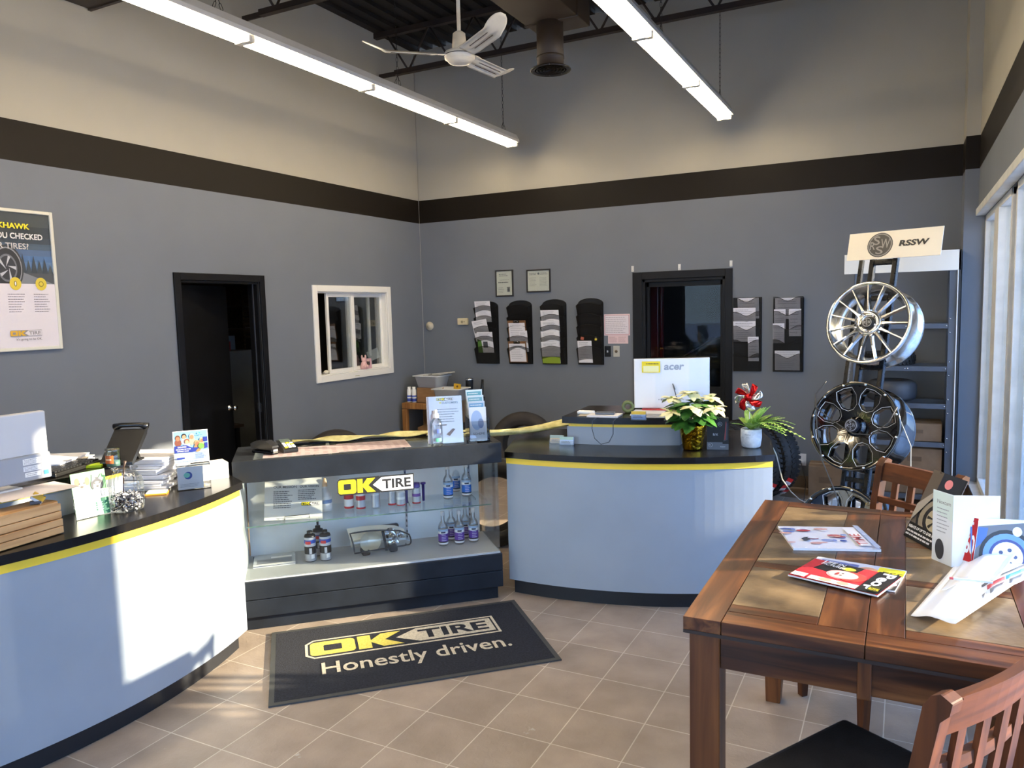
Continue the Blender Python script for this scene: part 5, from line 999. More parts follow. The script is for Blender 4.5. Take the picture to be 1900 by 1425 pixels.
def bin_(lab, loc, rz):
    t = T('plastic_bin', lab, 'bin', loc, rz, 'white plastic bins'); b = MB()
    def rr(x_, y_, r_=.03): 
        o = []
        for cx_, cy_, a_ in ((x_-r_, y_-r_, 0), (-x_+r_, y_-r_, 90), (-x_+r_, -y_+r_, 180), (x_-r_, -y_+r_, 270)): o += [(cx_+r_*math.cos(R(a_+k*30)), cy_+r_*math.sin(R(a_+k*30))) for k in range(4)]
        return o
    rings = [(rr(.14, .1), 0), (rr(.165, .125), .125), (rr(.185, .145), .127), (rr(.185, .145), .137), (rr(.16, .12), .137), (rr(.136, .096), .006)]
    v = [(p[0], p[1], z) for r_, z in rings for p in r_]; n = 16; fs = [(j*n+i, j*n+(i+1) % n, (j+1)*n+(i+1) % n, (j+1)*n+i) for j in range(5) for i in range(n)]+[tuple(range(n-1, -1, -1)), tuple(5*n+i for i in range(n))]
    b.add(v, fs, WBN, True); b.build('tub', t); return t
bin_('upper white plastic bin on the cardboard box', (sx0+.29, sy0+.21, SH+.168), R(-4)); bin_('lower white plastic bin overhanging the wooden stand', (sx0+.62, sy0+.08, SH+.04), R(2))
t = T('support_box', 'dark carton under the lower white bin', 'box', (0, 0, 0)); b = MB(); b.box(sx0+.5, sx0+.78, sy0-.02, sy0+.25, .55, SH+.04-.002, CB2); b.build('carton', t); b = MB(); b.box(sx0+.53, sx0+.75, sy0, sy0+.22, 0, .55, M('3b332a', .7)); b.build('lower_carton', t)
b = MB(); q = RZ(.2)
for k in range(4): b.box(-.13, .13, -.08, .08, .0+k*.004, .0035+k*.004, M('d9d7d0' if k % 2 else '77716a', .6), RZ(.3*k-.3) @ FR(.03*k, 0, 0))
b.build('paper_sheets', loc=(sx0+.34, sy0+.21, SH+.307), rot=(0, R(-4), 0), label='loose white papers lying across the upper white bin', cat='papers')
for i in range(2):
    t = T('spray_can', ('left' if i == 0 else 'right')+' white and blue spray can on the wooden stand', 'can', (sx0+.05+.065*i, sy0+.09, SH), 0, 'white and blue spray cans'); b = MB(); b.lathe([(.001, 0), (.026, 0), (.027, .005), (.027, .14), (.018, .155)], WHITE, 20); b.build('can', t); labelband(.0274, .01, .08, [(0, .5, M('31449a', .4)), (.5, .7, WHITE), (.7, 1, M('5a6cc0', .4))]).build('label', t); b = MB(); b.lathe([(.02, .15), (.02, .175), (.001, .176)], WHITE, 16); b.build('cap', t)
t = T('travel_mug', 'dark metal tumbler with a steel lid behind the lower white bin', 'mug', (sx0+.73, sy0+.3, SH+.05)); b = MB(); b.lathe([(.001, 0), (.038, 0), (.045, .2)], M('3b3f47', .3, .7), 28); b.build('cup', t); b = MB(); b.lathe([(.047, .2), (.047, .215), (.02, .222), (.001, .222)], STEEL, 28); b.build('lid', t)
b = MB(); b.box(sx0+.68, sx0+.86, sy0+.2, sy0+.42, 0, SH+.048, M('2b2a2c', .6)); b.build('side_cabinet', bevel=.004, label='low dark cabinet behind the notice stand in the back left corner', cat='cabinet')
a = Art(.09, .06, .004, M('d8a928', .5)); a.disc(.045, .03, .012, M('5a3c14', .5)); a.build('tag', loc=(sx0+.69, sy0+.02, SH+.175), rot=(R(-5), R(4), 0), label='yellow tag with a dark hole on the rim of the lower white bin', cat='tag')
t = T('hand_tool', 'dark upright tool with a hooked handle on the low dark cabinet', 'tool', (sx0+.83, sy0+.36, SH+.05)); b = MB(); b.tube([(.0, 0, 0), (.02, 0, .12), (.03, 0, .2), (.045, 0, .2), (.04, 0, .1), (.03, 0, .0)], .008, BLACK, 8); b.ball((-.05, 0, .03), .04, M('3a2226', .5), 12, (1.6, .8, .8)); b.build('tool_body', t)

# ---- tires
RUB = noisy('tire_rubber', '121212', '1f1e1d', 9, .62, .15); RUB2 = noisy('dusty_tire_rubber', '2b2724', '3a3531', 6, .75, .15)
def tire(lab, loc, Ro, W_, rot, mat=RUB, blocks=0, ri=None, grp=None, rows=3, labels=None):
    ri = ri or Ro*.6; t = T('tire', lab, 'tire', loc, rot=rot, group=grp)
    b = MB(); h_ = W_/2; pr = [(ri, -h_*.75), (ri+.01, -h_*.86), (ri+(Ro-ri)*.45, -h_), (Ro-.035, -h_*.93), (Ro-.012, -h_*.78), (Ro, -h_*.5), (Ro+.002, 0), (Ro, h_*.5), (Ro-.012, h_*.78), (Ro-.035, h_*.93), (ri+(Ro-ri)*.45, h_), (ri+.01, h_*.86), (ri, h_*.75), (ri+.012, h_*.5), (Ro-.03, h_*.6), (Ro-.03, -h_*.6), (ri+.012, -h_*.5), (ri, -h_*.75)]
    b.lathe(pr, mat, 56)
    for s_ in (-1, 1): b.lathe([(ri+(Ro-ri)*.3, s_*h_*.985), (ri+(Ro-ri)*.34, s_*h_*1.005)], mat, 56)
    b.build('carcass', t)
    if blocks:
        b = MB()
        for k in range(blocks):
            for j in range(rows):
                z_ = -h_*.72+h_*1.44*(j/(rows-1)); a_ = 2*PI*(k+.5*(j % 2))/blocks; q = RZ(a_) @ FR(Ro-.002 if 0 < j < rows-1 else Ro-.012, 0, z_) @ RX(.35 if j % 2 else -.35); b.bc(0, 0, 0, .018, 2*PI*Ro/blocks*.62, h_*1.25/rows, mat, q)
        b.build('tread_blocks', t)
    return t
UP = (R(90), 0, 0)
tire('worn tire standing low in front of the left wall behind the display case', (-4.80, 5.62, .34), .34, .22, (R(90), 0, R(50)), RUB2)
tire('smaller tire beside the worn one behind the display case', (-4.52, 5.60, .30), .30, .2, (R(90), 0, R(50)), RUB2)
tire('tire standing against the back wall left of the middle counter', (-3.60, 7.2, .345), .345, .24, (R(80), 0, R(12)), RUB2, ri=.2)
tire('tire standing in the gap between the display case and the middle counter', (-2.74, 4.95, .335), .335, .21, (R(90), 0, R(35)), RUB, ri=.21)
for i, (x_, y_, l) in enumerate(((-1.42, 6.785, 'nearest'), (-1.295, 7.0, 'middle'), (-1.17, 7.22, 'rearmost'))):
    t_ = tire('tire with deep tread leaning by the right end of the middle counter, %s of three' % l, (x_, y_, .365), .365, .235, (R(90), 0, R(-30)), RUB, 52, .22, 'deep tread tires behind the middle counter', 3)
for i, (cx_, cy_, ph_, rz_) in enumerate(((-1.17, 7.22, 38, .3), (-1.17, 7.22, 27, 1.0), (-1.295, 7.0, 40, .1), (-1.295, 7.0, 30, .8), (-1.17, 7.22, 50, .5))):
    q_ = .374*math.cos(R(ph_)); a = Art(.075, .065, .002, M('c9201f', .5), x0=-.037, z0=-.032); a.rect(-.037, -.032, .038, -.002, M('e6dfe2', .5)); a.lines(-.03, -.028, .03, -.008, 2, GRY, 70+i)
    a.build('tire_label', loc=(cx_+.866*q_+.02*(i-2)*.5, cy_-.5*q_+.02*(i-2)*.866, .365-.374*math.sin(R(ph_))), rot=(R(ph_), rz_*.4, R(60)), label='red and white paper label on the tires beside the middle counter', cat='label', group='red tire labels')

# ================================================================ STEEL RACK IN THE BACK RIGHT CORNER
RK = noisy('rack_steel', '4a5361', '5a6474', 4, .4, metal=.3); ry0, ry1 = 7.24, 7.64
t = T('storage_rack', 'blue grey steel rack with a white header against the back wall by the windows', 'rack', (0, 0, 0))
for x0, x1 in ((-.40, -.335), (.312, .37)):
    for y0 in (ry0, ry1-.04): b = MB(); b.box(x0, x1, y0, y0+.004, 0, 2.1, RK); b.box(x0 if x0 < 0 else x1-.004, x0+.004 if x0 < 0 else x1, y0, y0+.04, 0, 2.1, RK); b.build('post', t, bevel=.001)
for z in (1.573, 1.217, .902, .575, .12):
    for y0 in (ry0+.006, ry1-.03):
        b = MB(); b.box(-.335, .312, y0, y0+.02, z-.042, z, RK); be = b.build('beam', t, bevel=.002)
        if y0 < ry1-.1 and z > .5:
            b = MB()
            for bx in (.0, .022, .30, -.32): b.lathe([(.007, -.003), (.005, .002), (.001, .003)], STEEL, 10, FR(bx, y0-.003, z-.02+(.0 if bx < .1 else .0)) @ RX(R(90)))
            for bz in (.04, -.075): b.lathe([(.007, -.003), (.005, .002), (.001, .003)], STEEL, 10, FR(.325, ry0-.003, z+bz) @ RX(R(90)))
            b.build('bolt_heads', be)
b = MB(); b.box(-.48, .39, ry0-.02, ry0-.005, 2.005, 2.17, M('e3e2da', .25)); b.box(.372, .392, ry0-.02, ry1, 0.02, 2.17, M('1a1c20', .4)); b.box(.366, .374, ry0-.022, ry0-.005, .02, 2.01, M('d9d9d6', .35)); b.build('header_panel', t, bevel=.002)
tire('small knobby tire lying on the upper beam of the steel rack', (-.12, 7.43, 1.275), .2, .11, (0, 0, 0), RUB, 34, .11, None, 4)
t_ = tire('small smooth tire lying on the middle beam of the steel rack', (-.10, 7.43, .995), .2, .18, (0, 0, .4), noisy('slick_rubber', '34373c', '42464c', 9, .6), 0, .11)
def carton(loc, w_, d_, h_, rz, lab, mat=CB2):
    t = T('cardboard_box', lab, 'box', loc, rz); b = MB(); b.box(-w_/2, w_/2, -d_/2, d_/2, 0, h_, mat); b.build('carton', t, bevel=.002)
    b = MB(); b.box(-w_/2, w_/2, -.025, .025, h_, h_+.0008, M('8f7b5c', .4)); b.box(-.06, .05, -d_/2-.0008, -d_/2, h_*.45, h_*.65, M('5d4c3a', .7)); b.build('tape', t); return t
carton((.10, 7.44, .577), .38, .32, .15, 0, 'flat cardboard box on the lower beam of the steel rack')
carton((.08, 7.44, .122), .42, .33, .19, .02, 'lowest cardboard box inside the steel rack'); carton((.10, 7.44, .313), .4, .33, .20, -.03, 'cardboard box stacked on the lowest one inside the steel rack')
carton((-.62, 7.5, 0.004), .30, .26, .28, .04, 'cardboard box on the floor left of the steel rack')
b = MB(); b.prism([(-1.0, 7.27), (-.94, 7.60), (-.2, 7.62), (-.15, 7.2), (-.5, 7.22)], .0, .003, CB2); b.build('cardboard_sheet', label='flattened cardboard lying on the floor below the back wall', cat='cardboard')
b = MB(); b.box(-.1, .1, -.03, .03, 0, .012, M('8b8f94', .3)); b.build('flat_packet', loc=(-.62, 7.30, .0045), rz=R(-12), bevel=.003, label='grey flat packet on the floor cardboard', cat='packet')
t = T('wall_outlet', 'white outlet plate with a plug low on the back wall', 'outlet', (-.895, BW, .215)); b = MB(); b.box(0, .075, -.006, 0, 0, .115, M('d9dadb', .4)); b.build('plate', t, bevel=.002)
b = MB(); b.box(.02, .055, -.035, -.006, .025, .05, M('e6e6e4', .4)); b.lathe([(.012, -.008), (.012, -.006)], GRY, 12, FR(.037, 0, .08) @ RX(R(90))); b.build('plug', t, bevel=.004)
b = MB(); b.tube([(-.86, 7.65, .25), (-.80, 7.5, .1), (-.78, 7.2, .014), (-.76, 6.6, .008), (-.7, 6.0, .008), (-.6, 5.4, .008), (-.5, 5.15, .012)], .004, M('2c2b2a', .5), 6); b.build('power_cord', label='dark cord from the wall outlet to the wheel display', cat='cord')
c0 = PZ(1440, 838, .905); pts = [(-.70, 4.78, .905), (-.68, 4.79, .86), (-.70, 5.2, .62), (-.72, 5.8, .40), (-.73, 6.4, .2), (-.68, 6.9, .03), (-.5, 7.0, .006), (-.3, 6.6, .006)]
b = MB(); b.tube(pts, .004, M('c9c3b4', .5), 6); b.build('white_cord', label='pale cord running from the middle counter down to the floor', cat='cord')
t = T('waste_bin', 'white plastic tub behind the foot of the wheel display', 'tub', (-.42, 6.15, 0)); b = MB(); b.lathe([(.001, 0), (.13, 0), (.155, .25), (.165, .255), (.16, .262), (.15, .255), (.128, .01)], M('dfe3e6', .35), 36); b.build('tub', t); 
b = MB(); b.box(-.08, .09, -.05, .05, .1, .36, M('c3cad0', .4), RZ(.3)); b.box(-.06, .07, -.06, -.05, .16, .3, M('9aa3ab', .4), RZ(.3)); b.build('tub_contents', t)
b = MB(); b.box(-.19, .19, -.15, .15, 0, .29, M('dfe5ea', .45)); b.box(-.15, .15, -.151, -.15, .06, .22, M('cfd8df', .45)); b.build('storage_box', loc=(.12, 5.75, 0), rz=.1, bevel=.006, label='white box on the floor under the windows behind the wheel display', cat='box')
b = MB(); b.ball((0, 0, .07), .12, noisy('felt', '6b6558', '9a9383', 18, .9, .5), 20, (1, .8, .62)); b.ball((0, 0, .02), .15, noisy('felt_brim', '6b6558', '8d8676', 18, .9, .5), 20, (1, .8, .12)); b.build('felt_hat', loc=(XR-.03, 5.9, WZ0+.004), label='rounded grey brown felt hat on the window sill behind the far chair', cat='hat')

# ================================================================ WHEEL DISPLAY
LN = R(14); BK = R(-22); SF = (-.315, 4.885, 0)
disp = T('wheel_display_stand', 'leaning black wheel display stand with a cream RSSW sign on top', 'display stand', SF, BK)
SB = M('1b1c1e', .28, .6); q = RX(-LN)
b = MB(); b.box(-.28, .28, -.2, .28, 0, .025, SB); b.tube([(-.06, .26, .03), (-.06, .3, 1.0)], .012, SB); b.build('base', disp, bevel=.006)
for sx_ in (-.085, .055): b = MB(); b.box(sx_, sx_+.03, -.02, .02, .02, 2.12, SB, q); b.build('upright', disp, bevel=.005)
for z in (.42, .62, .72, 1.0, 1.28, 1.42, 1.64, 1.86, 2.09): b = MB(); b.box(-.055, .055, -.018, .018, z-.03, z+.0, SB, q); b.build('crossbar', disp, bevel=.003)
b = MB(); b.box(-.19, -.165, .06, .09, 1.2, 2.12, SB, q); b.build('rear_upright', disp, bevel=.003)
for z in (.385, 1.025, 1.665): b = MB(); b.cyl(tuple(q @ Vector((0, 0, z))), tuple(q @ Vector((0, -.08, z))), .02, SB, 14); b.build('hub_arm', disp)
a = Art(.56, .175, .006, M('ece0c6', .4), edge=M('f4ecd8', .3))
a.disc(.2, .088, .078, M('2e2c2a', .4)); a.disc(.2, .088, .072, M('8a8782', .4)); a.disc(.2, .088, .066, M('2e2c2a', .4))
gl = M('8a8782', .4)
a.text('S', .158, .09, .055, gl, w=.04, off=.01); a.text('R', .14, .06, .05, gl, w=.032, off=.01); a.text('S', .178, .03, .05, gl, w=.045, off=.01); a.text('W', .205, .065, .06, gl, w=.055, off=.01)
a.text('RSSW', .315, .07, .038, M('1d1a18', .5), w=.17, off=.04, shear=.15)
a.build('sign_panel', disp, loc=tuple(q @ Vector((-.22, -.045, 2.085))), rot=(-LN, 0, R(0)), label='cream panel with a dark round emblem and RSSW lettering')

def wheel_T(ax): return None
def barrel(b, Rr, W_, mat, lipmat):
    b.lathe([(Rr-.022, .012), (Rr-.012, .0), (Rr, .0), (Rr+.002, .012), (Rr-.006, .02)], lipmat, 72)
    b.lathe([(Rr-.006, .02), (Rr-.016, .03), (Rr-.02, .06), (Rr-.035, .075), (Rr-.04, .12), (Rr-.022, .15), (Rr-.018, W_-.02), (Rr-.004, W_-.012), (Rr, W_), (Rr-.008, W_+.001), (Rr-.03, W_-.02), (Rr-.045, .14), (Rr-.05, .08), (Rr-.035, .05), (Rr-.022, .012)], mat, 72)
def place_wheel(name, lab, zt):
    p = Matrix.Rotation(BK, 4, 'Z') @ q @ Vector((0, -.13, zt)); o = T(name, lab, 'wheel', (SF[0]+p.x, SF[1]+p.y, SF[2]+p.z)); o.rotation_euler = (Matrix.Rotation(BK, 4, 'Z') @ q @ RX(R(-90))).to_euler(); return o
SIL = noisy('silver_alloy', 'c4c3bf', 'dad8d3', 30, .17, metal=.92); Rs = .256
t = place_wheel('alloy_wheel', 'silver many spoked alloy wheel at the top of the display stand', 1.665)
b = MB(); barrel(b, Rs, .2, SIL, SIL); b.build('barrel', t)
b = MB()
for k in range(15):
    A = RZ(2*PI*k/15)
    pr = [(.05, -.021, .03), (.05, .021, .03), (.085, .008, .016), (.15, .0045, .008), (Rs-.02, .0045, .006), (Rs-.012, .011, .006), (Rs-.012, -.011, .006), (Rs-.02, -.0045, .006), (.15, -.0045, .008), (.085, -.008, .016)]
    n = len(pr); v = pr+[(p_[0], p_[1]*1.5, p_[2]+.028) for p_ in pr]
    b.add(v, [tuple(range(n)), tuple(range(2*n-1, n-1, -1))]+[(i, n+i, n+(i+1) % n, (i+1) % n) for i in range(n)], SIL, False, A)
b.build('spokes', t, bevel=.0015)
b = MB(); b.lathe([(.001, .028), (.03, .028), (.034, .022), (.07, .014), (.075, .022), (.075, .07), (.001, .07)], SIL, 48); b.build('hub', t)
b = MB()
for k in range(5): A = 2*PI*(k+.25)/5; b.lathe([(.0105, .016), (.0105, .022)], M('55534f', .4, .8), 14, FR(.052*math.cos(A), .052*math.sin(A), -.0035)); b.lathe([(.007, .002), (.007, .016), (.001, .003)], CHROME, 8, FR(.052*math.cos(A), .052*math.sin(A), .0))
b.build('lug_nuts', t)
def cap(t, r_, z_, c1='151516', c2='b9b7b0'):
    b = MB(); b.lathe([(.001, z_-.008), (r_*.9, z_-.008), (r_, z_-.004), (r_, z_+.02)], M(c1, .3), 32); cp_ = b.build('center_cap', t)
    a = Art(.1, .1, .001, GRY, slab=False, eps=.0003); a.disc(0, 0, r_*.85, M(c2, .35)); a.disc(0, 0, r_*.76, M(c1, .3)); g_ = M(c2, .35); a.text('S', -r_*.3, r_*.02, r_*.6, g_); a.text('R', -r_*.62, -r_*.3, r_*.5, g_); a.text('S', -r_*.15, -r_*.62, r_*.55, g_); a.text('W', r_*.15, -r_*.25, r_*.6, g_, w=r_*.5)
    a.build('cap_emblem', cp_, loc=(0, 0, z_-.009), rot=(R(90), 0, 0))
cap(t, .032, .012)
GB = M('0a0a0b', .12, .0, .6, coat=.8); Rb = .272; MIL = M('e6e6e6', .35, .2)
def black_wheel(t, Rb):
    b = MB(); barrel(b, Rb, .23, GB, GB); b.build('barrel', t)
    b = MB(); e = MB(); n8 = 8
    for k in range(n8):
        A = RZ(2*PI*(k+.5)/n8); c0 = .63*Rb
        hp = [(c0-.048, 0), (c0-.035, -.026), (c0+.005, -.047), (c0+.045, -.043), (c0+.058, -.0), (c0+.045, .043), (c0+.005, .047), (c0-.035, .026)]
        hp = [(c0-.056, -.014), (c0-.035, -.04), (c0+.012, -.052), (c0+.055, -.042), (c0+.062, 0), (c0+.055, .042), (c0+.012, .052), (c0-.035, .04), (c0-.056, .014)]
        def hit(poly, ang):
            dx, dy = math.cos(ang), math.sin(ang); best = None
            for i in range(len(poly)):
                (x1, y1), (x2, y2) = poly[i], poly[(i+1) % len(poly)]; x1 -= c0; x2 -= c0; ex, ey = x2-x1, y2-y1; den = dx*ey-dy*ex
                if abs(den) < 1e-9: continue
                tt = (x1*ey-y1*ex)/den; uu = (x1*dy-y1*dx)/den
                if tt > 0 and -1e-6 <= uu <= 1+1e-6 and (best is None or tt < best): best = tt
            return best or .03
        h_ = PI/n8; out = [(.05*math.cos(-h_), .05*math.sin(-h_))]+[((Rb-.02)*math.cos(-h_+2*h_*i/8), (Rb-.02)*math.sin(-h_+2*h_*i/8)) for i in range(9)]+[(.05*math.cos(h_), .05*math.sin(h_))]
        ng = 48; o_ = []; i_ = []; w2 = []
        for g in range(ng):
            an = 2*PI*g/ng; ho = hit(out, an); hi = hit(hp, an); o_.append((c0+ho*math.cos(an), ho*math.sin(an))); i_.append((c0+hi*math.cos(an), hi*math.sin(an)))
        zf = lambda p_: .014+.03*(1-min(1, math.hypot(*p_)/Rb))**1.3
        vo = [(p_[0], p_[1], zf(p_)) for p_ in o_]; vi = [(p_[0], p_[1], zf(p_)) for p_ in i_]; vb = [(p_[0]*1.0, p_[1]*1.0, zf(p_)+.04) for p_ in i_]; vob = [(p_[0], p_[1], zf(p_)+.05) for p_ in o_]
        v = vo+vi+vb+vob; f = []
        for g in range(ng):
            h2 = (g+1) % ng; f += [(g, ng+g, ng+h2, h2), (ng+g, 2*ng+g, 2*ng+h2, ng+h2), (2*ng+g, 3*ng+g, 3*ng+h2, 2*ng+h2)]
        b.add(v, f, GB, False, A)
        p_in = [(c0+(x-c0)*1.0, y) for x, y in hp]; p_out = [(c0+(x-c0)*1.2, y*1.2) for x, y in hp]; m_ = len(hp)
        e.add([(x, y, zf((x, y))-.002) for x, y in p_out]+[(x, y, zf((x, y))+.008) for x, y in p_in], [(i, m_+i, m_+(i+1) % m_, (i+1) % m_) for i in range(m_)], MIL, False, A)
    b.build('spoke_face', t); e.build('milled_edges', t)
    for k in range(12): A = 2*PI*(k+.3)/12; b = MB(); b.lathe([(.008, .004), (.007, -.003), (.001, -.004)], CHROME, 12, FR((Rb-.013)*math.cos(A), (Rb-.013)*math.sin(A), 0)); b.build('rim_bolt', t)
    b = MB(); b.lathe([(.001, -.01), (.034, -.01), (.038, .0), (.05, .03), (.062, .036), (.062, .09), (.001, .09)], GB, 40); b.build('hub', t)
t = place_wheel('alloy_wheel', 'black alloy wheel with silver edged openings in the middle of the display stand', 1.025); black_wheel(t, Rb); cap(t, .042, -.02, '0d1220', '8f97ab')
t = place_wheel('alloy_wheel', 'lowest black wheel of the display stand, mostly hidden by the table', .385); black_wheel(t, Rb); cap(t, .042, -.02, '0d1220', '8f97ab')
b = MB(); f_ = lambda x_, y_, z_: tuple(Vector(SF)+Matrix.Rotation(BK, 3, 'Z') @ (q @ Vector((x_, y_, z_))))
b.tube([f_(-.22, -.1, 1.29), f_(-.245, -.16, 1.2), f_(-.23, -.18, 1.12), f_(-.12, -.185, 1.05), f_(.03, -.185, .975), f_(.14, -.18, .98), f_(.22, -.17, 1.06), f_(.25, -.15, 1.16)], .0035, M('3c3a36', .5), 6)
b.tube([f_(-.235, -.17, 1.17), f_(-.2, -.18, 1.0), f_(-.14, -.185, .8), f_(-.03, -.19, .62), f_(.08, -.2, .4)], .0035, M('4a4843', .5), 6); b.tube([f_(.26, -.1, 1.08), f_(.3, -.02, .95), f_(.31, 0, .8), f_(.3, 0, .62)], .003, M('b7b2a4', .5), 6)
b.build('display_cable', label='thin cable looped across the black wheel of the display stand', cat='cable')

# ================================================================ TABLE
TW = woodmat('table_wood', '2a1509', '4e2a13', '7a4c28', 1, .33, .7, .12); TWX = woodmat('table_wood_cross', '2a1509', '4e2a13', '7a4c28', 0, .33, .7, .12); TWZ = woodmat('table_leg_wood', '4a2710', '653a1a', '7d4c26', 2, .4, .7, .05)
PN = noisy('slate_veneer', '3c3024', '8c7454', 6, .3, .2, detail=11, bscale=22, lo=.3, hi=.7)
x0, x1, y0, y1, zt = -.545, .405, 2.079, 3.506, .90
t = T('dining_table', 'tall brown wooden table with inlaid panels at the right', 'table', (0, 0, 0))
b = MB(); g_ = .0022; d_ = .038
b.box(x0, x0+.105, y0, y1, zt-d_, zt, TW); b.box(x1-.105, x1, y0, y1, zt-d_, zt, TW)
for xa, xb in ((x0+.105+g_, -.075-g_/2), (-.075+g_/2, x1-.105-g_)):
    b.box(xa, xb, y0, y0+.085, zt-d_, zt, TWX); b.box(xa, xb, y1-.085, y1, zt-d_, zt, TWX)
    b.box(xa, xb, y0+.085+g_, y1-.085-g_, zt-d_, zt-.003, TWX)
    xm = xa+.09 if xa > -.2 else xb-.12
    lo_, hi_ = (xa, xm) if xa > -.2 else (xm, xb); b.box(lo_, hi_, y0+.085+g_, y1-.085-g_, zt-.004, zt, TW)
    pa, pb = (xm+g_, xb) if xa > -.2 else (xa, xm-g_); ys = [y0+.085+g_+(y1-y0-.17-2*g_)*i/3 for i in range(4)]
    for i in range(3):
        b.box(pa, pb, ys[i], ys[i]+.055, zt-.004, zt, TWX); b.box(pa, pb, ys[i]+.055+g_, ys[i+1]-g_, zt-.004, zt, PN)
b.build('tabletop', t, bevel=.0012)
b = MB(); b.box(x0, x1, y0, y1, zt-.048, zt-d_, M('2a1a10', .5)); b.build('underframe', t)
for (xa, xb, ya, yb) in ((x0+.1, -.09, y0+.022, y0+.042), (-.06, x1-.1, y0+.022, y0+.042), (x0+.1, -.09, y1-.042, y1-.022), (-.06, x1-.1, y1-.042, y1-.022), (x0+.022, x0+.042, y0+.1, y1-.1), (x1-.042, x1-.022, y0+.1, y1-.1)):
    b = MB(); b.box(xa, xb, ya, yb, zt-.145, zt-.048, TWX if xb-xa > .1 else TW); b.build('apron', t, bevel=.002)
for ya in (y0+.012, y1-.045): b = MB(); b.box(-.092, -.058, ya, ya+.033, zt-.155, zt-.046, TWZ); b.build('apron_cap', t, bevel=.004)
for xa in (x0+.014, x1-.1):
    for ya in (y0+.014, y1-.1):
        b = MB(); w_ = .086; s_ = .016; v = [(xa, ya, zt-.05), (xa+w_, ya, zt-.05), (xa+w_, ya+w_, zt-.05), (xa, ya+w_, zt-.05), (xa, ya, .3), (xa+w_, ya, .3), (xa+w_, ya+w_, .3), (xa, ya+w_, .3), (xa+s_*.5, ya+s_*.5, .0), (xa+w_-s_, ya+s_*.5, 0), (xa+w_-s_, ya+w_-s_, 0), (xa+s_*.5, ya+w_-s_, 0)]
        f = [(3, 2, 1, 0)[::-1]]+[(i, i+4, (i+1) % 4+4, (i+1) % 4) for i in range(4)]+[(i+4, i+8, (i+1) % 4+8, (i+1) % 4+4) for i in range(4)]+[(11, 10, 9, 8)]
        b.add(v, f, TWZ); b.build('leg', t, bevel=.004)

